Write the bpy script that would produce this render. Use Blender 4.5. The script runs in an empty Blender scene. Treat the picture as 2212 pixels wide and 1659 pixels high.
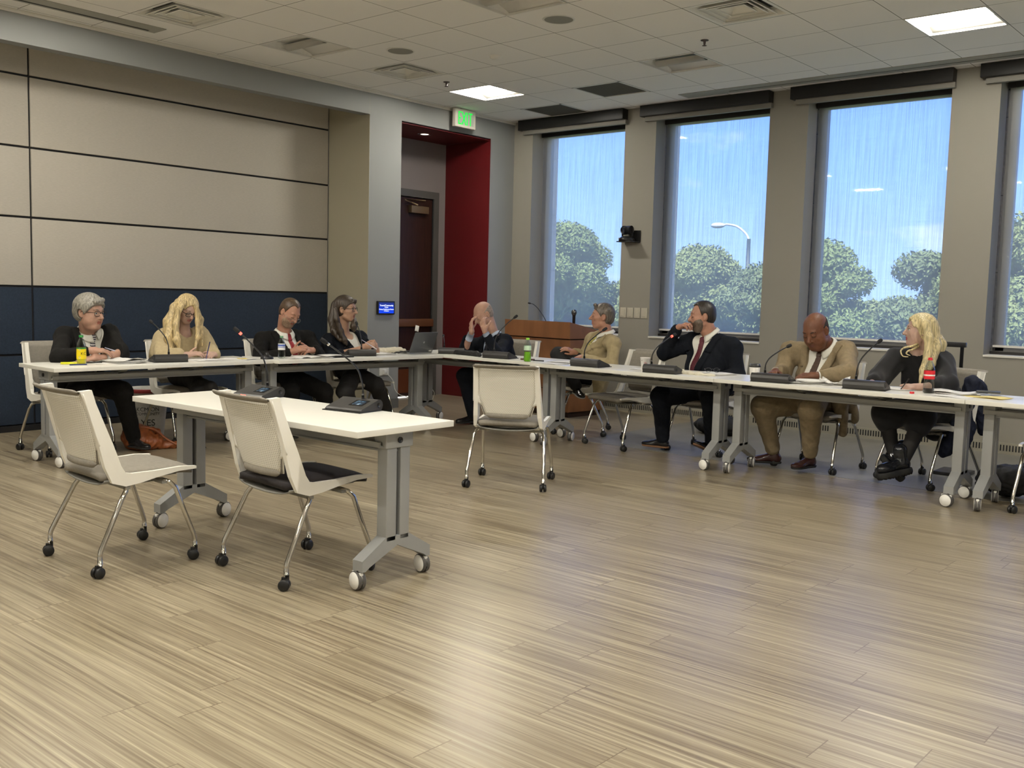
import bpy, bmesh, math, random
import numpy as np
from mathutils import Vector, Matrix
random.seed(7)
rng = np.random.default_rng(11)
S = bpy.context.scene
COL = S.collection
# ------------------------------------------------------------------ camera
CAM = np.array([8.396, -9.7626, 1.3445]); FPX = 2131.5
YAW, PITCH, ROLL = 0.7066, -0.0908, 0.0254
def cam_axes():
    cy, sy = math.cos(YAW), math.sin(YAW); cp, sp = math.cos(PITCH), math.sin(PITCH); cr, sr = math.cos(ROLL), math.sin(ROLL)
    fw = np.array([-sy, cy, 0.]); rt = np.array([cy, sy, 0.]); up = np.array([0, 0, 1.])
    f2 = fw*cp + up*sp; u2 = -fw*sp + up*cp
    return rt*cr + u2*sr, -rt*sr + u2*cr, f2
CR, CU, CF = cam_axes()
cd = bpy.data.cameras.new('camera'); cam = bpy.data.objects.new('camera', cd); COL.objects.link(cam)
cd.sensor_width = 36; cd.lens = FPX/2212*36; cd.clip_end = 500
mt = Matrix.Identity(4)
for i in range(3):
    mt[i][0] = CR[i]; mt[i][1] = CU[i]; mt[i][2] = -CF[i]; mt[i][3] = CAM[i]
cam.matrix_world = mt
S.camera = cam
# ------------------------------------------------------------------ look
S.view_settings.view_transform = 'Standard'; S.view_settings.look = 'None'
S.view_settings.gamma = 1; S.view_settings.use_curve_mapping = False
S.view_settings.exposure = 0.2
S.cycles.diffuse_bounces = 8
LAMP_W = 185.0       # emission of a lit troffer lens
LAMP_C = (1.0, .945, .84)
SKY_S = 1.45
# ------------------------------------------------------------------ world sky
W = bpy.data.worlds.new('sky'); S.world = W; W.use_nodes = True
nt = W.node_tree; nt.nodes.clear()
def N(nt, t, **k):
    n = nt.nodes.new(t)
    for a, b in k.items():
        if a.startswith('i_'):
            key = a[2:]; key = int(key) if key.isdigit() else key.replace('_', ' ')
            n.inputs[key].default_value = b
        else: setattr(n, a, b)
    return n
L = lambda nt, a, b: nt.links.new(a, b)
def ramp(nt, stops, interp='LINEAR'):
    r = nt.nodes.new('ShaderNodeValToRGB'); r.color_ramp.interpolation = interp
    e = r.color_ramp.elements
    while len(e) > 1: e.remove(e[-1])
    e[0].position = stops[0][0]; e[0].color = (*stops[0][1], 1)
    for p, c in stops[1:]:
        x = e.new(p); x.color = (*c, 1)
    return r
tc = N(nt, 'ShaderNodeTexCoord'); sp = N(nt, 'ShaderNodeSeparateXYZ'); L(nt, tc.outputs['Generated'], sp.inputs[0])
r = ramp(nt, [(0.0, (.9, .85, .74)), (.49, (.7, .75, .8)), (.5, (.55, .78, 1.4)), (.56, (.32, .60, 1.5)), (.66, (.17, .40, 1.4)), (1, (.10, .25, .95))])
mr = N(nt, 'ShaderNodeMath', operation='MULTIPLY_ADD'); mr.inputs[1].default_value = .5; mr.inputs[2].default_value = .5
L(nt, sp.outputs[2], mr.inputs[0]); L(nt, mr.outputs[0], r.inputs[0])
mp = N(nt, 'ShaderNodeMapping'); mp.inputs['Scale'].default_value = (3.2, 3.2, 9); L(nt, tc.outputs['Generated'], mp.inputs[0])
nz = N(nt, 'ShaderNodeTexNoise', i_Scale=1.9, i_Detail=7., i_Roughness=.55); L(nt, mp.outputs[0], nz.inputs['Vector'])
cr = ramp(nt, [(.58, (0, 0, 0)), (.76, (.8, .8, .8))]); L(nt, nz.outputs[0], cr.inputs[0])
mx = N(nt, 'ShaderNodeMix', data_type='RGBA'); L(nt, cr.outputs[0], mx.inputs[0]); L(nt, r.outputs[0], mx.inputs[6]); mx.inputs[7].default_value = (1.0, 1.08, 1.2, 1)
bg = N(nt, 'ShaderNodeBackground', i_Strength=SKY_S); L(nt, mx.outputs[2], bg.inputs[0])
wo = N(nt, 'ShaderNodeOutputWorld'); L(nt, bg.outputs[0], wo.inputs[0])
# high sun on the far side of the building: lights the trees outside, never enters these windows
sl = bpy.data.lights.new('sun', 'SUN'); sl.energy = 10.0; sl.angle = .02; sl.color = (1, .95, .85)
so = bpy.data.objects.new('sun', sl); COL.objects.link(so); so.rotation_euler = (math.radians(40), 0, math.radians(20))
# ------------------------------------------------------------------ materials
MATS = {}
def mat(name, col=(.5, .5, .5), rough=.5, metal=0., noise=0., nscale=8., nstretch=(1, 1, 1), bump=0., bscale=60., bstretch=(1, 1, 1), spec=.5, trans=0., emit=None, es=0., sheen=0., coat=0., ior=1.45, alpha=1., sss=0.):
    if name in MATS: return MATS[name]
    m = bpy.data.materials.new(name); m.use_nodes = True; nt = m.node_tree; b = nt.nodes['Principled BSDF']
    b.inputs['Base Color'].default_value = (*col, 1); b.inputs['Roughness'].default_value = rough; b.inputs['Metallic'].default_value = metal
    b.inputs['Specular IOR Level'].default_value = spec; b.inputs['Transmission Weight'].default_value = trans; b.inputs['IOR'].default_value = ior
    b.inputs['Sheen Weight'].default_value = sheen; b.inputs['Coat Weight'].default_value = coat; b.inputs['Alpha'].default_value = alpha
    if sss: b.inputs['Subsurface Weight'].default_value = sss; b.inputs['Subsurface Radius'].default_value = (.01, .004, .002)
    if emit: b.inputs['Emission Color'].default_value = (*emit, 1); b.inputs['Emission Strength'].default_value = es
    if noise or bump:
        tc = N(nt, 'ShaderNodeTexCoord')
    if noise:
        mp = N(nt, 'ShaderNodeMapping'); mp.inputs['Scale'].default_value = nstretch; L(nt, tc.outputs['Object'], mp.inputs[0])
        nz = N(nt, 'ShaderNodeTexNoise', i_Scale=nscale, i_Detail=4.); L(nt, mp.outputs[0], nz.inputs['Vector'])
        lo = tuple(c*(1-noise) for c in col); hi = tuple(min(c*(1+noise), 4) for c in col)
        r = ramp(nt, [(.3, lo), (.7, hi)]); L(nt, nz.outputs[0], r.inputs[0]); L(nt, r.outputs[0], b.inputs['Base Color'])
    if bump:
        mp = N(nt, 'ShaderNodeMapping'); mp.inputs['Scale'].default_value = bstretch; L(nt, tc.outputs['Object'], mp.inputs[0])
        nz = N(nt, 'ShaderNodeTexNoise', i_Scale=bscale, i_Detail=3.); L(nt, mp.outputs[0], nz.inputs['Vector'])
        bp = N(nt, 'ShaderNodeBump', i_Strength=bump, i_Distance=.01); L(nt, nz.outputs[0], bp.inputs['Height']); L(nt, bp.outputs[0], b.inputs['Normal'])
    MATS[name] = m
    return m
# ------------------------------------------------------------------ mesh helpers
class MB:
    """collects shapes, then links them as ONE mesh object"""
    def __init__(s): s.v = []; s.f = []; s.m = []; s.sm = []; s.mats = []
    def mi(s, m):
        if m not in s.mats: s.mats.append(m)
        return s.mats.index(m)
    def add(s, V, F, m, smooth=False, M=None):
        o = len(s.v)
        if M is None: s.v.extend(tuple(p) for p in V)
        else: s.v.extend(tuple(M @ Vector(p)) for p in V)
        k = s.mi(m)
        for f in F: s.f.append(tuple(i+o for i in f)); s.m.append(k); s.sm.append(smooth)
        return s
    def box(s, a, b, m, M=None, bev=0.):
        x0, y0, z0 = a; x1, y1, z1 = b
        if x0 > x1: x0, x1 = x1, x0
        if y0 > y1: y0, y1 = y1, y0
        if z0 > z1: z0, z1 = z1, z0
        if bev <= 0:
            V = [(x0, y0, z0), (x1, y0, z0), (x1, y1, z0), (x0, y1, z0), (x0, y0, z1), (x1, y0, z1), (x1, y1, z1), (x0, y1, z1)]
            F = [(3, 2, 1, 0), (4, 5, 6, 7), (0, 1, 5, 4), (1, 2, 6, 5), (2, 3, 7, 6), (3, 0, 4, 7)]
            return s.add(V, F, m, False, M)
        bm = bmesh.new(); bmesh.ops.create_cube(bm, size=1)
        bmesh.ops.scale(bm, vec=(x1-x0, y1-y0, z1-z0), verts=bm.verts); bmesh.ops.translate(bm, vec=((x0+x1)/2, (y0+y1)/2, (z0+z1)/2), verts=bm.verts)
        bmesh.ops.bevel(bm, geom=bm.edges[:], offset=bev, segments=2, affect='EDGES', profile=.7)
        bm.verts.index_update(); V = [tuple(v.co) for v in bm.verts]; F = [[v.index for v in f.verts] for f in bm.faces]; bm.free()
        return s.add(V, F, m, True, M)
    def tube(s, P, r, m, n=10, M=None, cap=True, smooth=True):
        P = [Vector(p) for p in P]; rr = r if isinstance(r, (list, tuple)) else [r]*len(P)
        V = []; F = []; up = None
        for i, p in enumerate(P):
            t = (P[min(i+1, len(P)-1)] - P[max(i-1, 0)]).normalized()
            if up is None: up = Vector((0, 0, 1)) if abs(t.z) < .9 else Vector((1, 0, 0))
            x = t.cross(up).normalized(); y = x.cross(t).normalized(); up = y
            for k in range(n):
                a = 2*math.pi*k/n; V.append(p + (x*math.cos(a) + y*math.sin(a))*rr[i])
        for i in range(len(P)-1):
            for k in range(n):
                a = i*n+k; b = i*n+(k+1) % n; F.append((a, b, b+n, a+n))
        if cap: F.append(tuple(range(n))); F.append(tuple(range(len(P)*n-1, (len(P)-1)*n-1, -1)))
        return s.add(V, F, m, smooth, M)
    def lathe(s, prof, m, n=20, M=None, smooth=True, ms=None):
        """prof: (radius, z) list; ms: optional material per segment"""
        V = []; 
        for (r, z) in prof:
            for k in range(n):
                a = 2*math.pi*k/n; V.append((r*math.cos(a), r*math.sin(a), z))
        for i in range(len(prof)-1):
            F = [(i*n+k, i*n+(k+1) % n, (i+1)*n+(k+1) % n, (i+1)*n+k) for k in range(n)]
            s.addi(V if i == 0 else None, F, ms[i] if ms else m, smooth, M)
        return s
    def addi(s, V, F, m, smooth, M):
        if V is not None:
            s._o = len(s.v)
            for p in V:
                p = Vector(p); s.v.append(tuple(M @ p if M is not None else p))
        k = s.mi(m)
        for f in F: s.f.append(tuple(i+s._o for i in f)); s.m.append(k); s.sm.append(smooth)
    def cyl(s, a, b, r, m, n=16, M=None, r2=None, smooth=True): return s.tube([a, b], [r, r if r2 is None else r2], m, n, M, True, smooth)
    def prism(s, poly, z0, z1, m, M=None, smooth=False):
        """poly in xy extruded in z"""
        n = len(poly); V = [(x, y, z0) for x, y in poly]+[(x, y, z1) for x, y in poly]
        F = [tuple(range(n-1, -1, -1)), tuple(range(n, 2*n))]+[(i, (i+1) % n, (i+1) % n+n, i+n) for i in range(n)]
        return s.add(V, F, m, smooth, M)
    def sphere(s, c, r, m, n=12, M=None):
        r = (r, r, r) if not isinstance(r, (tuple, list)) else r
        V = []; F = []; h = n//2+1
        for i in range(h+1):
            t = math.pi*i/h
            for k in range(n):
                a = 2*math.pi*k/n; V.append((c[0]+r[0]*math.sin(t)*math.cos(a), c[1]+r[1]*math.sin(t)*math.sin(a), c[2]+r[2]*math.cos(t)))
        for i in range(h):
            for k in range(n): F.append((i*n+k, (i+1)*n+k, (i+1)*n+(k+1) % n, i*n+(k+1) % n))
        return s.add(V, F, m, True, M)
    def grid(s, fn, nu, nv, m, M=None, smooth=True, thick=None):
        """surface fn(u,v)->xyz, optional thickness along -normal"""
        P = [[Vector(fn(i/nu, j/nv)) for j in range(nv+1)] for i in range(nu+1)]
        V = [p for row in P for p in row]; w = nv+1
        F = [(i*w+j, (i+1)*w+j, (i+1)*w+j+1, i*w+j+1) for i in range(nu) for j in range(nv)]
        if thick:
            n0 = len(V); V2 = []
            for i in range(nu+1):
                for j in range(nv+1):
                    du = P[min(i+1, nu)][j]-P[max(i-1, 0)][j]; dv = P[i][min(j+1, nv)]-P[i][max(j-1, 0)]
                    V2.append(P[i][j]-du.cross(dv).normalized()*thick)
            V += V2; F += [tuple(n0+k for k in reversed(f)) for f in F]
            B = [i*w for i in range(nu+1)]+[nu*w+j for j in range(1, nv+1)]+[i*w+nv for i in range(nu-1, -1, -1)]+[j for j in range(nv-1, 0, -1)]
            F += [(B[k], B[(k+1) % len(B)], B[(k+1) % len(B)]+n0, B[k]+n0)[::-1] for k in range(len(B))]
        return s.add(V, F, m, smooth, M)
    def build(s, name, parent=None, loc=None, auto=None):
        me = bpy.data.meshes.new(name); me.from_pydata(s.v, [], s.f)
        for m in s.mats: me.materials.append(m)
        me.polygons.foreach_set('material_index', s.m); me.polygons.foreach_set('use_smooth', s.sm)
        me.update(); me.validate()
        o = bpy.data.objects.new(name, me); COL.objects.link(o)
        if parent: o.parent = parent
        if loc: o.location = loc
        return o
def tag(o, label=None, cat=None, group=None, kind=None):
    if label: o['label'] = label
    if cat: o['category'] = cat
    if group: o['group'] = group
    if kind: o['kind'] = kind
    return o
def thing(name, label, cat, loc=(0, 0, 0), rz=0, group=None):
    o = bpy.data.objects.new(name, None); COL.objects.link(o); o.location = loc; o.rotation_euler = (0, 0, rz); o.empty_display_size = .1
    return tag(o, label, cat, group)
def structure(mb, name, parent=None):
    o = mb.build(name, parent)
    if not parent: o['kind'] = 'structure'
    return o
KIDS = {}
def copy_tree(o, parent=None, **k):
    c = o.copy(); COL.objects.link(c); c.parent = parent
    for ch in list(o.children): copy_tree(ch, c)
    if parent is None:
        if 'loc' in k: c.location = k['loc']
        if 'rz' in k: c.rotation_euler = (0, 0, k['rz'])
        tag(c, k.get('label'), None, k.get('group'))
    return c
def RZ(a): return Matrix.Rotation(a, 4, 'Z')
def T(x, y, z=0): return Matrix.Translation((x, y, z))
rad = math.radians
def bez(P, n=8):
    """catmull-rom through points"""
    P = [Vector(p) for p in P]; out = []
    for i in range(len(P)-1):
        a = P[max(i-1, 0)]; b = P[i]; c = P[i+1]; d = P[min(i+2, len(P)-1)]
        for k in range(n):
            t = k/n; out.append(.5*((2*b)+(c-a)*t+(2*a-5*b+4*c-d)*t*t+(3*b-a-3*c+d)*t**3))
    out.append(P[-1]); return out
def text_mesh(txt, size, depth=.0006, align='CENTER'):
    c = bpy.data.curves.new('t', 'FONT'); c.body = txt; c.size = size; c.extrude = depth; c.align_x = align; c.align_y = 'CENTER'
    o = bpy.data.objects.new('t', c); COL.objects.link(o)
    dg = bpy.context.evaluated_depsgraph_get(); me = bpy.data.meshes.new_from_object(o.evaluated_get(dg))
    V = [tuple(v.co) for v in me.vertices]; F = [tuple(p.vertices) for p in me.polygons]
    bpy.data.objects.remove(o); bpy.data.curves.remove(c); bpy.data.meshes.remove(me)
    return V, F
# ------------------------------------------------------------------ room dimensions
H = 3.524; TL = .6096; GX, GY = 3.1111, -4.3587; HB = 3.267; DP = .6945
XR, YB = 12.6, -14.7
grey = mat('grey_paint', (.235, .24, .235), .75, bump=.05, bscale=300)
beige = mat('beige_paint', (.25, .235, .20), .75, bump=.05, bscale=300)
beige_d = mat('beige_return_paint', (.36, .33, .245), .75)
red = mat('red_paint', (.095, .0018, .003), .6)
mauve = mat('mauve_paint', (.20, .175, .17), .8)
whitep = mat('white_trim', (.62, .60, .54), .5)
black = mat('black_gap', (.008, .008, .009), .7)
# floor material: long plank stripes running along y
def floor_mat():
    m = bpy.data.materials.new('striped_plank_floor'); m.use_nodes = True; nt = m.node_tree; b = nt.nodes['Principled BSDF']
    tc = N(nt, 'ShaderNodeTexCoord'); 
    sp = N(nt, 'ShaderNodeSeparateXYZ'); L(nt, tc.outputs['Object'], sp.inputs[0])
    def M(op, a, b_=None, c=None):
        n = N(nt, 'ShaderNodeMath', operation=op)
        for k, v in enumerate((a, b_, c)):
            if v is None: continue
            if isinstance(v, (int, float)): n.inputs[k].default_value = v
            else: L(nt, v, n.inputs[k])
        return n.outputs[0]
    X, Y = sp.outputs[1], sp.outputs[0]   # planks run along the window wall
    pw, pl = .16, 1.22
    row = M('FLOOR', M('DIVIDE', X, pw))
    wn = N(nt, 'ShaderNodeTexWhiteNoise', noise_dimensions='1D'); L(nt, row, wn.inputs['W'])
    off = M('MULTIPLY', wn.outputs[0], pl*7)
    yy = M('DIVIDE', M('ADD', Y, off), pl); col = M('FLOOR', yy)
    cid = N(nt, 'ShaderNodeCombineXYZ'); L(nt, row, cid.inputs[0]); L(nt, col, cid.inputs[1])
    w2 = N(nt, 'ShaderNodeTexWhiteNoise', noise_dimensions='3D'); L(nt, cid.outputs[0], w2.inputs['Vector'])
    # streak noise, shifted per plank
    sv = N(nt, 'ShaderNodeCombineXYZ'); L(nt, M('ADD', M('MULTIPLY', X, 74.), M('MULTIPLY', w2.outputs[0], 90.)), sv.inputs[0]); L(nt, M('MULTIPLY', Y, .9), sv.inputs[1]); L(nt, M('MULTIPLY', w2.outputs[0], 30.), sv.inputs[2])
    n1 = N(nt, 'ShaderNodeTexNoise', i_Scale=1., i_Detail=3.5, i_Roughness=.62); L(nt, sv.outputs[0], n1.inputs['Vector'])
    sv2 = N(nt, 'ShaderNodeCombineXYZ'); L(nt, M('MULTIPLY', X, 210.), sv2.inputs[0]); L(nt, M('MULTIPLY', Y, 2.5), sv2.inputs[1]); L(nt, M('MULTIPLY', w2.outputs[0], 9.), sv2.inputs[2])
    n2 = N(nt, 'ShaderNodeTexNoise', i_Scale=1., i_Detail=2.); L(nt, sv2.outputs[0], n2.inputs['Vector'])
    f = M('ADD', M('MULTIPLY', n1.outputs[0], .72), M('MULTIPLY', n2.outputs[0], .28))
    f = M('ADD', f, M('MULTIPLY', M('SUBTRACT', w2.outputs[0], .5), .05))
    r = ramp(nt, [(.30, (.125, .095, .060)), (.43, (.205, .165, .108)), (.52, (.282, .238, .160)), (.60, (.352, .305, .208)), (.72, (.50, .445, .315))]); L(nt, f, r.inputs[0])
    # plank joints across
    fy = M('FRACT', yy); j = M('LESS_THAN', M('ABSOLUTE', M('SUBTRACT', fy, .5)), .4985)
    mx = N(nt, 'ShaderNodeMix', data_type='RGBA'); L(nt, j, mx.inputs[0]); mx.inputs[6].default_value = (.15, .115, .075, 1); L(nt, r.outputs[0], mx.inputs[7])
    L(nt, mx.outputs[2], b.inputs['Base Color'])
    rr = M('ADD', M('MULTIPLY', n1.outputs[0], .12), .245); L(nt, rr, b.inputs['Roughness'])
    b.inputs['Specular IOR Level'].default_value = .5
    bp = N(nt, 'ShaderNodeBump', i_Strength=.04, i_Distance=.002); L(nt, f, bp.inputs['Height']); L(nt, bp.outputs[0], b.inputs['Normal'])
    return m
fl = floor_mat()
mb = MB(); mb.box((-1.0, YB-.1, -.1), (XR+.1, .0, 0), fl)
structure(mb, 'floor')
greyfl = mat('grey_floor_strip', (.21, .205, .18), .3, noise=.12, nscale=2.5, nstretch=(3, 1, 1))
mb = MB(); mb.box((2.92, -2.40, .0), (XR, -.0, .002), greyfl); structure(mb, 'floor_border')  # flat grey strip over the planks along the window wall
# ceiling tiles: one mesh, cells left open for fixtures
def ceil_mat():
    m = bpy.data.materials.new('ceiling_tile'); m.use_nodes = True; nt = m.node_tree; b = nt.nodes['Principled BSDF']
    b.inputs['Roughness'].default_value = .9
    tc = N(nt, 'ShaderNodeTexCoord'); sp = N(nt, 'ShaderNodeSeparateXYZ'); L(nt, tc.outputs['Object'], sp.inputs[0])
    outs = []
    for k, g in ((0, GX), (1, GY)):
        a = N(nt, 'ShaderNodeMath', operation='SUBTRACT'); L(nt, sp.outputs[k], a.inputs[0]); a.inputs[1].default_value = g
        d = N(nt, 'ShaderNodeMath', operation='DIVIDE'); L(nt, a.outputs[0], d.inputs[0]); d.inputs[1].default_value = TL
        d2 = N(nt, 'ShaderNodeMath', operation='ADD'); L(nt, d.outputs[0], d2.inputs[0]); d2.inputs[1].default_value = .5
        fr = N(nt, 'ShaderNodeMath', operation='FRACT'); L(nt, d2.outputs[0], fr.inputs[0])
        s2 = N(nt, 'ShaderNodeMath', operation='SUBTRACT'); L(nt, fr.outputs[0], s2.inputs[0]); s2.inputs[1].default_value = .5
        ab = N(nt, 'ShaderNodeMath', operation='ABSOLUTE'); L(nt, s2.outputs[0], ab.inputs[0]); outs.append(ab.outputs[0])
    mn = N(nt, 'ShaderNodeMath', operation='MINIMUM'); L(nt, outs[0], mn.inputs[0]); L(nt, outs[1], mn.inputs[1])
    r = ramp(nt, [(.0, (.22, .21, .19)), (.0050, (.24, .23, .21)), (.0060, (.90, .885, .85)), (.02, (.90, .885, .85)), (.022, (.87, .855, .82))], 'LINEAR'); L(nt, mn.outputs[0], r.inputs[0])
    L(nt, r.outputs[0], b.inputs['Base Color'])
    nz = N(nt, 'ShaderNodeTexNoise', i_Scale=220., i_Detail=2.); L(nt, tc.outputs['Object'], nz.inputs['Vector'])
    bp = N(nt, 'ShaderNodeBump', i_Strength=.12, i_Distance=.003); L(nt, nz.outputs[0], bp.inputs['Height']); L(nt, bp.outputs[0], b.inputs['Normal'])
    return m
cm = ceil_mat()
# fixtures, by grid cell (i from GX towards the panel wall, j from GY towards the windows)
TROF_ON = [(3, 4), (-5, 4), (3, -4), (-1, -4), (-5, -4), (-9, -4), (-9, 0), (3, -8), (-1, -8), (-5, -8), (-9, -8), (-13, -4), (-1, -12), (-9, -12)]
TROF_OFF = [(3, 0), (-1, 4), (-1, 0), (-5, 0)]
DIFF = [(3, -2), (3, 2), (-3, 2)]
GRIL = [(1, 5), (3, 6)]
def cell(i, j):  # x0,x1,y0,y1
    return GX-(i+1)*TL, GX-i*TL, GY+j*TL, GY+(j+1)*TL
open_cells = set(TROF_ON+TROF_OFF+DIFF+GRIL)
mb = MB()
jm = int(-GY/TL)
for i in range(-17, 6):
    for j in range(-17, jm+1):
        if (i, j) in open_cells: continue
        x0, x1, y0, y1 = cell(i, j)
        x0 = max(x0, -DP); x1 = min(x1, XR); y1 = min(y1, 0); y0 = max(y0, YB)
        if x1 > x0 and y1 > y0: mb.add([(x0, y0, H), (x0, y1, H), (x1, y1, H), (x1, y0, H)], [(0, 1, 2, 3)], cm)
x0 = GX-6*TL
mb.add([(-DP-.1, YB, H), (-DP-.1, 0, H), (x0, 0, H), (x0, YB, H)], [(0, 1, 2, 3)], cm)
y1 = GY+(jm+1)*TL
if y1 < 0: mb.add([(-DP, y1, H), (-DP, 0, H), (XR, 0, H), (XR, y1, H)], [(0, 1, 2, 3)], cm)
mb.box((-1, YB-.1, H+.25), (XR+.1, .1, H+.3), black)
structure(mb, 'ceiling')
# left wall: bulkhead, pier, red niche, corner piece
mb = MB()
mb.box((-.13, YB, HB), (0, -2.437, H), grey)                 # bulkhead beam
mb.box((-DP-.2, -2.437, 0), (0, -1.962, H), grey); mb.box((-.9, -1.962, HB), (0, 0, H), grey)        # pier
mb.box((-.77, -.454, 0), (0, .0, HB), grey)
structure(mb, 'wall_left_front')
mb = MB(); mb.box((-DP+.002, -2.4395, 0), (-.0, -2.4371, H-.001), beige_d); structure(mb, 'trim_1')
mb = MB()
mb.box((-.85, -1.962, 2.62), (-.77, -.454, HB), mauve)
mb.box((-.85, -.60, 0), (-.77, -.454, 2.62), mauve)
mb.box((-.85, -1.962, 0), (-.77, -1.78, 2.62), mauve)
structure(mb, 'wall_niche')
mb = MB()
mb.box((-.77, -.460, 0), (0.001, -.453, HB), red)
mb.box((-.77, -1.962, HB-.024), (0.001, -.454, HB-.018), red)
structure(mb, 'trim_2')
# acoustic panels
cream = mat('cream_fabric_panel', (.44, .41, .35), .9, noise=.05, nscale=30, nstretch=(1, 1, 8), bump=.25, bscale=120, bstretch=(1, 1, 6))
navy = mat('navy_fabric_panel', (.012, .022, .04), .9, noise=.15, nscale=60, bump=.2, bscale=200)
mb = MB(); mb.box((-DP-.12, YB, 0), (-DP-.02, -2.437, H), black); structure(mb, 'wall_left_back')
zs = [.055, .689, 1.3037, 1.9179, 2.5328, 3.1538, H-.002]; ys = [-2.44, -5.7956, -9.15, -12.5, YB]
g = .0095
for a in range(4):
    for k in range(6):
        mb = MB(); mb.box((-DP-.03, ys[a+1]+g, zs[k]+g), (-DP, ys[a]-g, zs[k+1]-g), navy if k < 2 else cream, bev=.004)
        structure(mb, 'trim_%d' % (3+a*6+k))
mb = MB(); mb.box((-DP-.02, YB, 0), (-DP+.012, -2.45, .055), mat('black_base', (.01, .01, .011), .5)); structure(mb, 'baseboard_left')
mb = MB(); mb.box((0, -2.437, 0), (.012, -1.962, .11), mat('grey_base', (.12, .12, .115), .5)); mb.box((0, -.454, 0), (.012, 0, .11), MATS['grey_base']); structure(mb, 'baseboard_pier')
mb = MB(); mb.box((0.0, YB, H-.03), (.022, -.0, H-.001), whitep); structure(mb, 'trim_40')
# other walls (behind the camera)
pale = mat('pale_paint', (.74, .73, .70), .7)
mb = MB(); mb.box((-1, YB-.1, 0), (XR+.1, YB, H), pale); structure(mb, 'wall_back')
mb = MB(); mb.box((XR, YB, 0), (XR+.1, 0, H), pale); structure(mb, 'wall_right')
# window wall
WT = .34
wins = [.305+1.825*k for k in range(6)]
WW = 1.40; SILL = .89; HEAD = 3.39
stone = mat('stone_pier', (.62, .59, .54), .8, noise=.15, nscale=25)
mb = MB()
mb.box((-.0, 0, 0), (XR, WT, SILL), beige); mb.box((0, 0, HEAD), (XR, WT, H+.2), beige)
xs = [-.0]+[v for w in wins for v in (w, w+WW)]+[XR]
for k in range(0, len(xs), 2): mb.box((xs[k], 0, SILL), (xs[k+1], .22, HEAD), beige)
structure(mb, 'wall_right_windows')
mb = MB()
for k in range(0, len(xs), 2):
    a = xs[k]+(.02 if k else -.9); b = xs[k+1]-.0
    for q in range(7):
        z = -.5+q*.72
        mb.box((a-.0, .34, z+.006), (b+.0, .53, z+.72), stone)
    mb.box((a+.006, .345, -.5), (b-.006, .52, 4.4), mat('mortar', (.12, .12, .12), .9))
structure(mb, 'wall_outside_piers')
frm = mat('window_frame_grey', (.17, .165, .15), .4, metal=.3); frk = mat('window_frame_dark', (.012, .01, .009), .5)
glass = bpy.data.materials.new('window_glass'); glass.use_nodes = True; nt = glass.node_tree; nt.nodes.clear()
g1 = N(nt, 'ShaderNodeBsdfTransparent'); g1.inputs[0].default_value = (.92, .95, .95, 1); g2 = N(nt, 'ShaderNodeBsdfGlossy', i_Roughness=.02)
mx = N(nt, 'ShaderNodeMixShader'); mx.inputs[0].default_value = .02; L(nt, g1.outputs[0], mx.inputs[1]); L(nt, g2.outputs[0], mx.inputs[2]); o_ = N(nt, 'ShaderNodeOutputMaterial'); L(nt, mx.outputs[0], o_.inputs[0])
shade = bpy.data.materials.new('sheer_shade_fabric'); shade.use_nodes = True; nt = shade.node_tree; nt.nodes.clear()
tc = N(nt, 'ShaderNodeTexCoord'); mp = N(nt, 'ShaderNodeMapping'); mp.inputs['Scale'].default_value = (90, 1, 1.6); L(nt, tc.outputs['Object'], mp.inputs[0])
nz = N(nt, 'ShaderNodeTexNoise', i_Scale=1., i_Detail=3.); L(nt, mp.outputs[0], nz.inputs['Vector'])
mp2 = N(nt, 'ShaderNodeMapping'); mp2.inputs['Scale'].default_value = (4, 1, 110); L(nt, tc.outputs['Object'], mp2.inputs[0])
nz2 = N(nt, 'ShaderNodeTexNoise', i_Scale=1., i_Detail=2.); L(nt, mp2.outputs[0], nz2.inputs['Vector'])
ad = N(nt, 'ShaderNodeMath', operation='MULTIPLY_ADD'); L(nt, nz2.outputs[0], ad.inputs[0]); ad.inputs[1].default_value = .35; L(nt, nz.outputs[0], ad.inputs[2])
rp = ramp(nt, [(.45, (.46, .46, .46)), (.62, (.56, .56, .56)), (.82, (.70, .70, .70))]); L(nt, ad.outputs[0], rp.inputs[0])
t1 = N(nt, 'ShaderNodeBsdfTransparent'); L(nt, rp.outputs[0], t1.inputs[0])
d1 = N(nt, 'ShaderNodeBsdfTranslucent'); d1.inputs[0].default_value = (.32, .295, .235, 1); d2 = N(nt, 'ShaderNodeBsdfDiffuse'); d2.inputs[0].default_value = (.05, .05, .05, 1)
a1 = N(nt, 'ShaderNodeAddShader'); L(nt, d1.outputs[0], a1.inputs[0]); L(nt, d2.outputs[0], a1.inputs[1])
a2 = N(nt, 'ShaderNodeAddShader'); L(nt, t1.outputs[0], a2.inputs[0]); L(nt, a1.outputs[0], a2.inputs[1])
o_ = N(nt, 'ShaderNodeOutputMaterial'); L(nt, a2.outputs[0], o_.inputs[0])
ORD = ['first', 'second', 'third', 'fourth', 'fifth', 'sixth']
bmt = mat('bronze_metal', (.014, .013, .012), .45, metal=.2)
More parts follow.
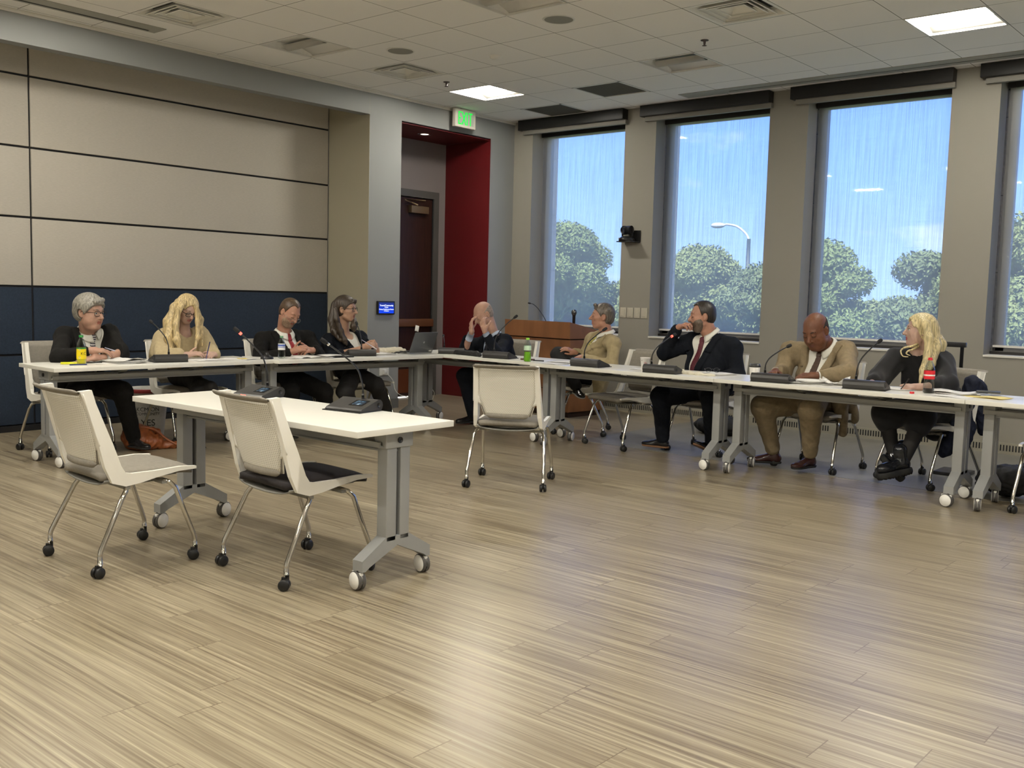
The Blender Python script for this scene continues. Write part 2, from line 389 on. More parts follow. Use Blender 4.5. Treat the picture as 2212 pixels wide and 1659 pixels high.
for k, w in enumerate(wins):
    x0, x1 = w, w+WW
    fw = MB()   # frame
    y0, y1 = .235, .30
    fw.box((x0, y0, .90), (x1, y1, .975), frm); fw.box((x0, y0-.03, SILL), (x1, y0, .925), frk)
    fw.box((x0, y0-.0, HEAD-.06), (x1, y1, HEAD), frk)
    fw.box((x0+.018, y0-.012, .93), (x0+.042, y0+.0, HEAD), frk); fw.box((x0+.042, y0, .93), (x0+.11, y1, HEAD), frm)
    fw.box((x1-.06, y0, .93), (x1, y1, HEAD), frm)
    W_ = structure(fw, 'window_%d' % (k+1))
    p = MB(); p.box((x0+.02, .262, .96), (x1-.05, .268, HEAD-.05), glass); p.build('pane', W_)
    p = MB(); p.box((x0-.0, -.012, SILL-.012), (x1+.0, .235, SILL+.008), whitep, bev=.003); p.build('sill', W_)
    # roller shade
    t = thing('roller_shade', 'sheer roller shade with black headbox over the %s window from the corner' % ORD[k], 'window shade', (x0, 0, 0), 0, 'roller shades on the windows')
    v = MB(); v.box((-.155, -.115, 3.40), (1.435, -.005, H-.003), bmt, bev=.004); v.build('headbox', t)
    v = MB(); v.box((-.12, -.06, 3.352), (1.44, -.012, 3.40), mat('shade_trim', (.20, .19, .165), .6)); v.build('lower_trim', t)
    v = MB(); v.box((.012, .165, 3.335), (WW, .20, 3.389), frk); v.build('top_rail', t)
    v = MB(); v.add([(.03, .185, .985), (WW-.004, .185, .985), (WW-.004, .185, 3.34), (.03, .185, 3.34)], [(0, 1, 2, 3)], shade); v.build('fabric', t)
    v = MB(); v.box((.03, .178, .965), (WW-.004, .192, .985), whitep); v.build('hem_bar', t)
# finned convector strip at the foot of the window wall
conv = mat('convector_metal', (.33, .31, .25), .45, metal=.3)
mb = MB(); mb.box((.4, -.03, 0), (XR, 0, .105), conv)
x = .5
while x < XR-.2:
    if (x-.5) % 1.0 < .86:
        mb.box((x, -.0315, .03), (x+.012, -.030, .085), black)
    x += .026
structure(mb, 'baseboard_right')
# door in the niche
dwood = mat('dark_door_wood', (.022, .007, .004), .45, noise=.3, nscale=4, nstretch=(1, 8, .6))
dk = MB(); dk.box((-.80, -1.72, .015), (-.765, -.69, 2.52), dwood); D = structure(dk, 'door_1')
f = MB(); fm = mat('door_frame_metal', (.075, .072, .066), .5)
f.box((-.82, -.69, 0), (-.74, -.60, 2.62), fm); f.box((-.82, -1.80, 0), (-.74, -1.72, 2.62), fm); f.box((-.82, -1.72, 2.53), (-.74, -.69, 2.62), fm)
f.box((-.80, -.70, 0), (-.755, -.69, 2.53), black); f.box((-.84, -1.75, 0), (-.81, -.66, 2.6), black)  # black backing added behind the door to block sky above it
structure(f, 'trim_41')
pb = MB(); brass = mat('push_bar_metal', (.20, .085, .04), .4, metal=.5); pb.box((-.765, -1.70, .90), (-.70, -.70, 1.0), brass, bev=.012); pb.build('push_bar', D)
pb = MB(); pb.box((-.765, -1.72, .06), (-.762, -.70, .36), mat('kick_plate', (.16, .05, .02), .35, metal=.4)); pb.build('kick_plate', D)
pb = MB(); cl = mat('closer_bronze', (.20, .14, .08), .4, metal=.6); pb.box((-.765, -1.12, 2.33), (-.70, -.82, 2.42), cl, bev=.005); pb.tube([(-.70, -1.02, 2.43), (-.69, -1.25, 2.48), (-.74, -.85, 2.50)], .009, cl); pb.build('door_closer', D)
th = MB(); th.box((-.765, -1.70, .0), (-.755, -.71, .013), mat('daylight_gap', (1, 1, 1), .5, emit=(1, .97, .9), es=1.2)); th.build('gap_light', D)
# light switches, outlet
sw = mat('switch_plastic', (.45, .42, .34), .4)
for k in range(4):
    x = 1.728+k*.098
    m_ = MB(); m_.box((x, -.008, 1.102), (x+.082, 0, 1.222), sw, bev=.003); o = m_.build('light_switch')
    tag(o, 'beige wall switch plate, %s of four in a row beside the first window' % ['leftmost', 'second', 'third', 'rightmost'][k], 'light switch', 'switch plates on the window wall')
    m_ = MB(); m_.box((x+.02, -.012, 1.118), (x+.062, -.008, 1.205), sw, bev=.002); m_.build('rocker', o)
m_ = MB(); m_.box((0, -2.255, .385), (.01, -2.115, .485), mat('outlet_plastic', (.6, .6, .57), .4), bev=.003); o = m_.build('wall_outlet'); tag(o, 'white double power outlet low on the grey pier', 'outlet')
m_ = MB(); m_.box((.01, -2.21, .40), (.04, -2.17, .45), MATS['outlet_plastic'], bev=.004); o = m_.build('charger_plug')
m_.v = m_.v; tag(o, 'white plug in the outlet on the grey pier', 'plug')
m_ = MB(); m_.tube(bez([(.045, -2.19, .42), (.06, -2.10, .33), (.08, -2.08, .22), (.10, -2.02, .16), (.14, -1.93, .13), (.2, -1.85, .05), (.3, -1.75, .06), (.36, -1.73, .16), (.5, -1.9, .25), (.9, -2.5, .45), (1.2, -2.9, .68)]), .004, MATS['outlet_plastic'], 6); o = m_.build('charging_cable'); tag(o, 'thin white cable hanging from the outlet on the grey pier', 'cable')
# wall screen
t = thing('room_display', 'small wall screen with a blue page on the grey pier', 'screen', (0.0, -2.182, 1.155))
m_ = MB(); bz = mat('bezel_black', (.01, .01, .012), .3); m_.box((0, -.128, -.075), (.028, .128, .075), bz, bev=.004); m_.build('housing', t)
m_ = MB(); scr = bpy.data.materials.new('blue_screen'); scr.use_nodes = True; nt = scr.node_tree; b = nt.nodes['Principled BSDF']; b.inputs['Base Color'].default_value = (0, 0, .02, 1); b.inputs['Roughness'].default_value = .2
tc = N(nt, 'ShaderNodeTexCoord'); sp = N(nt, 'ShaderNodeSeparateXYZ'); L(nt, tc.outputs['Object'], sp.inputs[0]); mr = N(nt, 'ShaderNodeMapRange'); mr.inputs[1].default_value = -.062; mr.inputs[2].default_value = .062; L(nt, sp.outputs[2], mr.inputs[0])
r = ramp(nt, [(0, (.0, .06, .9)), (.45, (.0, .04, .6)), (1, (.005, .012, .12))]); L(nt, mr.outputs[0], r.inputs[0]); L(nt, r.outputs[0], b.inputs['Emission Color']); b.inputs['Emission Strength'].default_value = .9
m_.box((.028, -.113, -.062), (.0285, .113, .062), scr); m_.build('screen', t)
wtx = mat('screen_text', (.8, .8, .8), .5, emit=(.9, .95, 1), es=1.1)
m_ = MB(); MS = Matrix(((0, 0, 1, .029), (1, 0, 0, 0), (0, 1, 0, 0), (0, 0, 0, 1)))
for tx, z, sz in (('Transit/Community', .026, .026), ('Center', .006, .02), ('Group Conference Room', -.018, .021), ('In Session', -.036, .018)):
    V, F = text_mesh(tx, sz, .0004); m_.add(V, F, wtx, False, T(0, 0, z) @ MS)
m_.build('page_text', t)
# exit sign
t = thing('exit_sign', 'lit green EXIT sign hanging from the ceiling over the red doorway', 'exit sign', (.13, -1.065, 3.405))
ew = mat('exit_housing', (.55, .52, .45), .5)
m_ = MB(); m_.box((-.04, -.175, -.105), (.012, .175, .105), ew, bev=.006); m_.box((.012, -.14, -.075), (.0125, .14, .075), mat('exit_face', (.40, .40, .36), .6)); m_.build('housing', t)
m_ = MB(); m_.box((-.03, -.06, .10), (.0, .06, .118), ew); m_.build('canopy', t)
eg = mat('exit_green', (0, .1, .02), .8, spec=.1, emit=(.02, .85, .08), es=1.1)
m_ = MB(); B_ = lambda y0, z0, y1, z1: m_.box((.0125, y0, z0), (.0150, y1, z1), eg)   # block letters E X I T
lx, lw_, hh, st = [-.125, -.062, .018, .052], .05, .075, .015
B_(lx[0], -hh, lx[0]+st, hh); B_(lx[0]+st, hh-st, lx[0]+lw_, hh); B_(lx[0]+st, -hh, lx[0]+lw_, -hh+st); B_(lx[0]+st, -.0075, lx[0]+lw_*.85, .0075)
for q_ in (-1, 1):
    cx_ = lx[1]+.033; V = [(cx_-q_*.033-.009, -hh), (cx_-q_*.033+.009, -hh), (cx_+q_*.033+.009, hh), (cx_+q_*.033-.009, hh)]
    m_.add([(.0125, y, z) for y, z in V]+[(.0150+q_*.0002, y, z) for y, z in V], [(3, 2, 1, 0), (4, 5, 6, 7), (0, 1, 5, 4), (1, 2, 6, 5), (2, 3, 7, 6), (3, 0, 4, 7)], eg)
B_(lx[2], -hh, lx[2]+st, hh); B_(lx[3], hh-st, lx[3]+.062, hh); B_(lx[3]+.0235, -hh, lx[3]+.0385, hh-st)
m_.build('letters', t)
# niche downlight
m_ = MB(); m_.lathe([(.05, .01), (.075, .0), (.085, -.006), (.09, .0)], mat('chrome_ring', (.7, .7, .68), .2, metal=1), 20); o = m_.build('recessed_downlight', loc=(-.36, -1.25, HB-.022)); tag(o, 'round chrome downlight in the red doorway soffit', 'downlight')
m_ = MB(); m_.lathe([(.0, .0), (.05, .0)], mat('downlight_lens', (.8, .8, .75), .3, emit=(1, .92, .75), es=1.5), 16); q = m_.build('lens', o, (0, 0, -.0035)); 
# ceiling fixtures
pan = mat('troffer_white', (.74, .73, .69), .45); lens_off = mat('troffer_lens_off', (.45, .44, .40), .4); lens_on = mat('troffer_lens_lit', (.8, .8, .75), .5, emit=LAMP_C, es=LAMP_W)
def troffer(i, j, on, label):
    x0, x1, y0, y1 = cell(i, j); cx, cy = (x0+x1)/2, (y0+y1)/2; h = TL/2-.004
    t = thing('ceiling_light', label, 'ceiling light', (cx, cy, H), 0, 'square recessed ceiling lights')
    m = MB()
    def sec(u):   # across y: deep curved pan
        y = -h+2*h*u; a = abs(y)/h; return y, .012+.055*(1-a**2.2)
    m.grid(lambda u, v: ((-h+.035)+2*(h-.035)*v, *(lambda q: (q[0], q[1]))(sec(u))), 14, 2, pan, thick=-.004)
    for s in (-1, 1):
        V = []; 
        for q in range(15): y, z = sec(q/14); V.append((s*(h-.035), y, z))
        V2 = [(s*(h), v[1], .0) for v in V]
        m.add(V+V2, [((k, k+1, k+16, k+15) if s < 0 else (k+15, k+16, k+1, k)) for k in range(14)], pan)
    m.build('pan', t)
    m = MB(); m.box((-h, -h-.002, -.004), (h, -h+.014, .012), pan); m.box((-h, h-.014, -.004), (h, h+.002, .012), pan); m.box((-h-.002, -h, -.004), (-h+.012, h, .012), pan); m.box((h-.012, -h, -.004), (h+.002, h, .012), pan); m.build('rim', t)
    m = MB(); w = h-.045; R_ = .055
    P = [(R_*math.sin(a), .044-R_*math.cos(a)*.85) for a in np.linspace(-1.5, 1.5, 11)]
    V = [(-w, y, z) for y, z in P]+[(w, y, z) for y, z in P]
    m.add(V, [(k, k+1, k+12, k+11) for k in range(10)]+[tuple(range(11)), tuple(range(21, 10, -1))], lens_on if on else lens_off, True); m.build('lens', t)
    return t
names_on = {(3, 4): 'lit square ceiling light just beyond the green EXIT sign', (-5, 4): 'lit square ceiling light at the right nearest the windows'}
names_off = {(3, 0): 'unlit square ceiling light nearest the cream panel wall', (-1, 4): 'unlit square ceiling light nearest the window wall', (-1, 0): 'unlit square ceiling light cut by the top edge of the picture', (-5, 0): 'unlit square ceiling light above the camera'}
for c in TROF_ON: troffer(*c, True, names_on.get(c, 'lit square ceiling light above or behind the camera, outside the picture'))
for c in TROF_OFF: troffer(*c, False, names_off[c])
dm = mat('diffuser_metal', (.80, .79, .74), .4); 
dn = ['square four-way ceiling diffuser nearest the left picture edge', 'square four-way ceiling diffuser nearest the red doorway', 'square four-way ceiling diffuser above the second and third windows']
for q, c in enumerate(DIFF):
    x0, x1, y0, y1 = cell(*c); t = thing('air_diffuser', dn[q], 'air vent', ((x0+x1)/2, (y0+y1)/2, H), 0, 'square ceiling diffusers'); h = TL/2-.003
    def ring(mb_, a, za, b_, zb, m):
        V = [(sx*a, sy*a, za) for sx, sy in ((-1, -1), (1, -1), (1, 1), (-1, 1))]+[(sx*b_, sy*b_, zb) for sx, sy in ((-1, -1), (1, -1), (1, 1), (-1, 1))]
        mb_.add(V, [(k, (k+1) % 4, (k+1) % 4+4, k+4) for k in range(4)], m)
    m = MB(); ring(m, h, .0, h-.03, .0, dm); ring(m, h-.03, 0, h-.085, .055, dm); m.box((-h, -h, .058), (h, h, .11), black); m.build('frame', t)
    for a, z in ((.225, -.004), (.175, .0), (.115, .004)):
        m = MB(); ring(m, a, z, a-.055, z+.05, dm); ring(m, a, z, a-.012, z-.002, dm)
        if a < .12: m.add([(-.06, -.06, z+.05), (.06, -.06, z+.05), (.06, .06, z+.05), (-.06, .06, z+.05)], [(0, 1, 2, 3)], dm)
        m.build('louver', t)
gm = mat('return_grille', (.13, .125, .11), .6)
for q, c in enumerate(GRIL):
    x0, x1, y0, y1 = cell(*c); h = TL/2-.004
    t = thing('return_grille', ['dark square return grille between the first and second windows', 'dark square return grille nearest the corner window'][q], 'air vent', ((x0+x1)/2, (y0+y1)/2, H), 0, 'dark return grilles in the ceiling')
    m = MB(); m.box((-h, -h, .004), (h, h, .02), gm)
    for k in range(24): m.box((-h+.03, -h+.035+k*.0225, -.0005), (h-.03, -h+.042+k*.0225, .006), gm)
    m.build('grille', t)
    m = MB(); m.box((-h, -h, -.003), (h, -h+.022, .004), dm); m.box((-h, h-.022, -.003), (h, h, .004), dm); m.box((-h, -h, -.003), (-h+.022, h, .004), dm); m.box((h-.022, -h, -.003), (h, h, .004), dm); m.build('frame', t)
spk = mat('speaker_grille', (.28, .28, .25), .7)
for q, (x, y) in enumerate(((3.39, -3.44), (1.58, -3.46), (6.27, -2.01+.0))):
    if q == 2: x, y = 5.3, -3.45
    t = thing('ceiling_speaker', ['round ceiling speaker near the top middle of the picture', 'round ceiling speaker beside the diffuser nearest the red doorway', 'round ceiling speaker near the right top edge'][q], 'speaker', (x, y, H), 0, 'round ceiling speakers')
    m = MB(); m.lathe([(.115, -.004), (.122, -.007), (.13, -.001)], pan, 32); m.build('rim', t)
    m = MB(); m.lathe([(0, -.006), (.116, -.004)], spk, 32); m.build('grille', t)
m = MB(); m.lathe([(0, -.035), (.03, -.034), (.05, -.02), (.055, 0)], pan, 20); o = m.build('smoke_detector', loc=(2.17, -2.82, H)); tag(o, 'small round smoke detector in a ceiling tile', 'smoke detector')
spm = mat('sprinkler_metal', (.12, .10, .10), .35, metal=.8)
for q, (x, y) in enumerate(((1.0, -2.27), (4.01, -2.23))):
    t = thing('sprinkler_head', ['sprinkler head beside the lit light near the EXIT sign', 'sprinkler head below the diffuser above the windows'][q], 'sprinkler', (x, y, H), 0, 'ceiling sprinkler heads')
    m = MB(); m.lathe([(.035, 0), (.033, -.006), (.012, -.01), (.01, -.03), (.006, -.045)], spm, 12); m.build('body', t); m = MB(); m.lathe([(0, -.05), (.02, -.048), (.02, -.045), (0, -.045)], spm, 12); m.build('deflector', t)
sm_ = mat('slot_diffuser', (.34, .335, .29), .5)
t = thing('linear_diffuser', 'long linear slot diffuser with a black slot along the panel wall', 'air vent', (0, 0, H))
m = MB(); m.box((.27, YB+.5, -.006), (.47, -5.14, .0), sm_); m.build('frame', t); m = MB(); m.box((.305, YB+.5, -.0075), (.33, -5.22, -.005), black); m.build('slot', t)
t = thing('linear_diffuser', 'long pale linear slot diffuser in the ceiling along the windows', 'air vent', (0, 0, H))
m = MB(); m.box((2.66, -.42, -.006), (XR-.3, -.20, .0), sm_); m.build('frame', t); m = MB(); m.box((3.2, -.30, -.0085), (XR-.4, -.285, -.005), mat('slot_shadow', (.12, .12, .10), .7)); m.build('slot', t)
# wall camera
t = thing('conference_camera', 'black pan-tilt conference camera on a wall bracket between the first two windows', 'camera', (1.87, 0, 2.0))
bk = mat('black_plastic', (.012, .012, .013), .35, noise=.1, nscale=40)
m = MB(); m.box((-.03, -.012, -.015), (.105, 0, .12), bk); m.box((-.12, -.17, -.02), (.10, 0, -.008), bk, bev=.003); m.build('bracket', t)
m = MB(); m.lathe([(0, 0), (.095, 0), (.092, .03), (.06, .055), (0, .06)], bk, 24, T(-.03, -.09, -.008)); m.build('base', t)
m = MB(); m.tube([(-.095, -.085, .15), (-.095, -.085, .05), (-.07, -.085, .035), (.02, -.085, .035), (.042, -.085, .05), (.042, -.085, .15)], .011, bk, 8); m.build('yoke', t)
m = MB(); m.tube([(-.085, -.085, .12), (.03, -.085, .12)], .052, bk, 20); m.cyl((-.027, -.10, .12), (-.05, -.155, .11), .042, bk, 20); m.build('camera_head', t)
m = MB(); m.lathe([(0, 0), (.012, 0)], mat('silver_badge', (.7, .7, .7), .3, metal=1), 12, T(-.09, -.158, .02) @ Matrix.Rotation(rad(90), 4, 'X')); m.build('badge', t)
# ================================================================== FURNITURE
white = mat('white_plastic', (.82, .80, .725), .38); greyfab = mat('grey_upholstery', (.235, .215, .18), .85, noise=.08, nscale=60, bump=.15, bscale=400)
blackfab = mat('charcoal_upholstery', (.022, .018, .018), .8, noise=.1, nscale=60, bump=.15, bscale=400)
chrome = mat('chrome', (.62, .60, .55), .12, metal=1); castb = mat('caster_black', (.012, .012, .012), .4); under = mat('grey_underframe', (.22, .215, .19), .5)
def perf_mat(name, c1, c2):
    m = bpy.data.materials.new(name); m.use_nodes = True; nt = m.node_tree; b = nt.nodes['Principled BSDF']; b.inputs['Roughness'].default_value = .4
    tc = N(nt, 'ShaderNodeTexCoord'); sp = N(nt, 'ShaderNodeSeparateXYZ'); L(nt, tc.outputs['Object'], sp.inputs[0])
    def M(op, a, b_=None):
        n = N(nt, 'ShaderNodeMath', operation=op)
        for k, v in enumerate((a, b_)):
            if v is None: continue
            if isinstance(v, (int, float)): n.inputs[k].default_value = v
            else: L(nt, v, n.inputs[k])
        return n.outputs[0]
    pz, px = .0088, .0125
    rz_ = M('DIVIDE', sp.outputs[2], pz); row = M('FLOOR', rz_); fz = M('SUBTRACT', M('FRACT', rz_), .5)
    xx = M('ADD', M('DIVIDE', sp.outputs[0], px), M('MULTIPLY', M('MODULO', M('ABSOLUTE', row), 2.), .5)); fx = M('SUBTRACT', M('FRACT', xx), .5)
    d = M('ADD', M('POWER', M('DIVIDE', M('ABSOLUTE', fx), .33), 3.), M('POWER', M('DIVIDE', M('ABSOLUTE', fz), .24), 3.))
    hole = M('LESS_THAN', d, 1.)
    mx = N(nt, 'ShaderNodeMix', data_type='RGBA'); L(nt, hole, mx.inputs[0]); mx.inputs[6].default_value = (*c1, 1); mx.inputs[7].default_value = (*c2, 1); L(nt, mx.outputs[2], b.inputs['Base Color'])
    inv = M('SUBTRACT', 1., hole); bp = N(nt, 'ShaderNodeBump', i_Strength=.5, i_Distance=.002); L(nt, inv, bp.inputs['Height']); L(nt, bp.outputs[0], b.inputs['Normal'])
    return m
perf = perf_mat('perforated_white_shell', (.80, .78, .70), (.50, .48, .41))
def make_caster(parent, x, y, yaw, m, R=.026, w=.042):
    """twin-wheel caster, axle along local x"""
    c = MB(); M_ = T(x, y, 0) @ RZ(yaw)
    for s in (-1, 1):
        prof = [(0, .0), (R*.8, 0), (R, .004), (R, w/2-.006), (R*.9, w/2-.003), (0, w/2-.002)]
        c.lathe(prof, m, 18, M_ @ T(s*.004, 0, R) @ Matrix.Rotation(rad(90)*s, 4, 'Y'))
    c.box((-.007, -.012, R-.005), (.007, .014, R*2+.01), m, M_, .002); c.cyl(M_ @ Vector((0, .012, R*1.6)), M_ @ Vector((0, .012, R*2+.02)), .010, m, 10)
    return c.build('caster', parent)
def make_chair(label, fab=greyfab, seatfab=None, front=True):
    """local: +y is where a sitter faces"""
    t = thing('rolling_chair', label, 'chair'); seatfab = seatfab or fab
    # side arms: L-shaped white frame, tapered post + seat rail
    m = MB()
    for s in (-1, 1):
        def X(y, z): return s*(.222+.022*max(0, min(1, (.86-z)/.44)))
        out = [(-.245, .862), (-.300, .858), (-.262, .76), (-.225, .62), (-.196, .50), (-.165, .425), (-.10, .404), (-.03, .412), (.06, .430), (.17, .447), (.262, .449), (.262, .462), (.18, .468), (.05, .462), (-.07, .462), (-.098, .468), (-.118, .50), (-.152, .60), (-.190, .70), (-.228, .80)]
        V = []; n = len(out)
        for o_ in (0, 1):
            for y, z in out:
                w = .030 if z > .475 else .022
                V.append((X(y, z)-s*w*o_, y, z))
        F = [tuple(range(n))[::s], tuple(range(n, 2*n))[::-s]]+[((i, (i+1) % n, (i+1) % n+n, i+n) if s < 0 else (i+n, (i+1) % n+n, (i+1) % n, i)) for i in range(n)]
        m.add(V, F, white)
    # cross rail joining the two arms under the seat
    m.box((-.215, -.10, .402), (.215, -.05, .418), white)
    m.build('side_frame', t)
    # back shell: curved perforated panel with solid margins
    def ctr(z):   # y of the shell at height z
        return -.196-(z-.5)*.285
    def shell(u, v, off=0., grow=0.):
        z = .512+v*(.842-.512)
        hw = .198+.004*(z-.62) if z > .635 else .155+(z-.512)/(.635-.512)*.043
        hw += grow; x = -hw+2*hw*u
        bow = .030*(1-(x/.2)**2)
        return (x, ctr(z)-bow+off+.012, z)
    m = MB(); m.grid(lambda u, v: shell(u, v), 16, 20, perf, thick=.004); m.build('perforated_shell', t)
    for s in (-1, 1):   # margins from shell to arm above the kink, and gusset
        m = MB()
        def marg(u, v, s=s):
            z = .575+.03*u*(1-v)+v*(.846-.575); x0 = (.196 if z > .635 else .155+(z-.512)/(.635-.512)*.043); x1 = .226+.022*max(0, (.86-z)/.44)
            x = x0+(x1-x0)*u; bow = .030*(1-(min(x0, .2)/.2)**2)*(1-u)
            return (s*x, (ctr(z)+.012-bow)*(1-u)+(ctr(z)+.004)*u, z)
        m.grid(marg, 3, 14, white, thick=.006*s)
        def low(u, v, s=s):   # slanted rim beside the lower mesh
            z = .505+v*.14; x0 = .150+(z-.505)/.13*.044; x = x0+.016*u
            return (s*x, ctr(z)+.010, z)
        m.grid(low, 2, 6, white, thick=.006*s)
        m.build('shell_rim', t)
    # upholstery on the front of the back, lip over the top, lumbar lip below
    m = MB(); m.grid(lambda u, v: (lambda p: (p[0], p[1]+.014, p[2]))(shell(u, v*1.03-.01, 0, .004)), 14, 14, fab, thick=-.012); m.build('backrest_pad', t)
    m = MB()
    P = []; 
    for k in range(17):
        u = k/16; x = -.226+.452*u; bow = .030*(1-(x/.226)**2); P.append((x, ctr(.85)-.004-bow, .856))
    def lip(u, v):
        k = u*16; x = -.228+.456*u; bow = .030*(1-(x/.228)**2); a = v*2*math.pi
        a = -a; e = .25 if u in (0, 1) else 1.
        return (x, ctr(.85)-.014-bow+.022*e*math.cos(a), .853+(.011*math.sin(a)-.010*math.cos(a))*e)
    m.grid(lip, 18, 12, fab); m.build('top_lip', t)
    m = MB()
    def lum(u, v):
        x = -.158+.316*u; bow = .030*(1-(x/.2)**2); a = v*2*math.pi
        a = -a; e = .3 if u in (0, 1) else 1.
        return (x*(1-.04*(1-math.sin(a))), ctr(.51)+.014-bow+.012*e*math.cos(a), .505+.018*e*math.sin(a))
    m.grid(lum, 14, 10, fab); m.build('lumbar_lip', t)
    # seat
    m = MB()
    def seat(u, v):
        y = -.20+.47*v; hw = .222 if v > .1 else .19+.032*v/.1
        if v > .9: hw -= .03*((v-.9)/.1)**2
        x = -hw+2*hw*u; e = 1-(abs(2*u-1))**4
        z = .462+.018*e*(1-(2*v-1)**6) - .012*max(0, (v-.8)/.2)**2
        return (x, y, z)
    m.grid(seat, 14, 16, seatfab, thick=.03); m.build('seat', t)
    m = MB()
    def pan_(u, v):
        a = math.pi*u; hw = .214; x = -hw*math.cos(a); y = -.19+.36*v
        return (x, y, .437-.032*math.sin(a)*(1-.5*v))
    m.grid(pan_, 12, 6, under, thick=.006); m.box((-.12, -.09, .385), (.12, .12, .402), under, bev=.006); m.box((-.24, -.10, .388), (.24, -.075, .402), under); m.box((-.235, .085, .392), (.235, .11, .406), under); m.build('seat_pan', t)
    # legs
    for s in (-1, 1):
        for fr in (0, 1):
            if fr: P = [(s*.15, .098, .398), (s*.205, .10, .407), (s*.232, .122, .398), (s*.240, .150, .370), (s*.247, .19, .255), (s*.257, .238, .125), (s*.258, .243, .105), (s*.258, .243, .058)]
            else: P = [(s*.15, -.085, .393), (s*.215, -.087, .395), (s*.240, -.098, .382), (s*.250, -.125, .345), (s*.260, -.18, .235), (s*.269, -.235, .125), (s*.270, -.240, .105), (s*.270, -.240, .058)]
            m = MB(); m.tube(P, .0115, chrome, 12); lg = m.build('leg', t)
            make_caster(lg, s*(.258 if fr else .270), (.243 if fr else -.240)-.010, random.uniform(-1, 1)*.9+(.4 if fr else .0), castb)
    return t
ch0 = make_chair('white and grey rolling chair at the far left end of the foreground table, grey seat')
ch0.location = (3.844, -7.361, 0); ch0.rotation_euler.z = rad(-2)
ch1 = make_chair('white rolling chair with a black seat pushed in near the middle of the foreground table', greyfab, blackfab)
ch1.location = (4.589, -6.868, 0); ch1.rotation_euler.z = rad(86.74-90)
GRP = 'white and grey rolling chairs'
ch0['group'] = GRP; ch1['group'] = GRP
def put_chair(x, y, fwd, label): return copy_tree(ch0, loc=(x, y, 0), rz=rad(fwd-90), label=label, group=GRP)
put_chair(3.882, -4.463, 120.4, 'empty white perforated-back chair alone in the open floor, back to the viewer')
put_chair(3.41, -2.35, -103, 'empty grey upholstered chair between the two men behind the window-side tables')
put_chair(.57, -6.09, 0, 'chair under the grey-haired man at the left end of the far tables')
put_chair(.66, -5.08, 0, 'chair under the blonde woman in the beige sweater')
put_chair(.86, -4.22, -3, 'chair under the man with the red tie')
put_chair(1.0, -3.42, -4, 'chair under the dark-haired woman in the black blazer')
put_chair(1.74, -2.06, -82, 'chair under the bald man covering his eyes')
put_chair(2.62, -1.93, -150, 'chair under the man in the khaki jacket and yellow tie')
put_chair(4.08, -2.03, -90, 'chair under the bearded man with his hand on his mouth')
put_chair(5.13, -2.08, -95, 'chair under the bald man in the tan suit')
put_chair(5.996, -2.09, -115, 'chair under the blonde woman in black')
put_chair(7.03, -2.56, -90, 'empty chair cut off by the right picture edge')
# ---- tables
topw = mat('white_laminate', (.76, .75, .685), .28); leggrey = mat('silver_grey_paint', (.34, .35, .345), .42, metal=.25); whl = mat('white_wheel', (.88, .87, .82), .4); trd = mat('wheel_tread', (.09, .085, .08), .5)
TH = .737
def make_table(label):
    """local: x along the length, legs at +-.90*..., top centre at origin"""
    t = thing('folding_table', label, 'table')
    m = MB(); m.box((-.915, -.305, TH-.029), (.915, .305, TH), topw, bev=.0025); m.build('tabletop', t)
    m = MB(); m.box((-.84, -.045, .617), (.84, -.035, .668), leggrey); m.box((-.84, .035, .617), (.84, .045, .668), leggrey); m.box((-.84, -.05, .612), (.84, .05, .620), leggrey)
    m.box((-.84, -.10, .640), (.84, -.045, .646), leggrey); m.box((-.84, -.104, .640), (.84, -.098, .662), leggrey)
    m.build('under_beam', t)
    for x in (-.30, .30):
        m = MB(); Mx = Matrix(((0, 0, 1, 0), (1, 0, 0, 0), (0, 1, 0, 0), (0, 0, 0, 1)))
        m.prism([(-.19, TH-.03), (-.05, .66), (-.04, .617), (.04, .617), (.05, .66), (.19, TH-.03)], x-.016, x+.016, leggrey, Mx); m.build('bracket', t)
    for s in (-1, 1):
        x = s*.825; m = MB(); Mx = Matrix(((0, 0, 1, 0), (1, 0, 0, 0), (0, 1, 0, 0), (0, 0, 0, 1)))
        w = .032
        m.box((x-w, -.072, .20), (x+w, -.011, .64), leggrey, bev=.004); m.box((x-w, .013, .20), (x+w, .072, .64), leggrey, bev=.004); m.box((x-w*.35, -.012, .22), (x+w*.35, .014, .63), mat('slot_grey', (.10, .10, .10), .5))
        m.box((x-w-.006, -.085, .632), (x+w+.006, .085, .706), leggrey, bev=.005)
        m.prism([(-.215, .088), (-.215, .138), (-.073, .222), (.073, .222), (.215, .138), (.215, .088), (.195, .088), (.17, .104), (0, .178), (-.17, .104), (-.195, .088)], x-w, x+w, leggrey, Mx)
        m.cyl((x+s*(w+.005), 0, .668), (x+s*(w+.012), 0, .668), .014, castb, 16)
        lg = m.build('leg', t)
        for q in (-1, 1):
            c = MB(); R = .044; yaw = random.choice((.25, -.6, .9, 1.4, .1)); M_ = T(x, q*.205, 0) @ RZ(yaw)
            for z_ in (-1, 1):
                A = M_ @ T(0, .012, R) @ Matrix.Rotation(rad(90)*z_, 4, 'Y')
                c.lathe([(R*.97, .002), (R, .004), (R, .017), (R*.94, .0195), (R*.9, .0195)], trd, 24, A); c.lathe([(R*.90, .019), (R*.88, .0215), (0, .022)], whl, 24, A)
            c.box((-.009, -.022, .03), (.009, .046, .083), whl, M_, .003); c.cyl(M_ @ Vector((0, 0, .07)), M_ @ Vector((0, 0, .092)), .012, trd, 10)
            c.build('caster', lg)
    return t
tb0 = make_table('white rolling table alone in the foreground with two microphone units'); tb0.location = (4.245, -6.707, 0); tb0.rotation_euler.z = .02
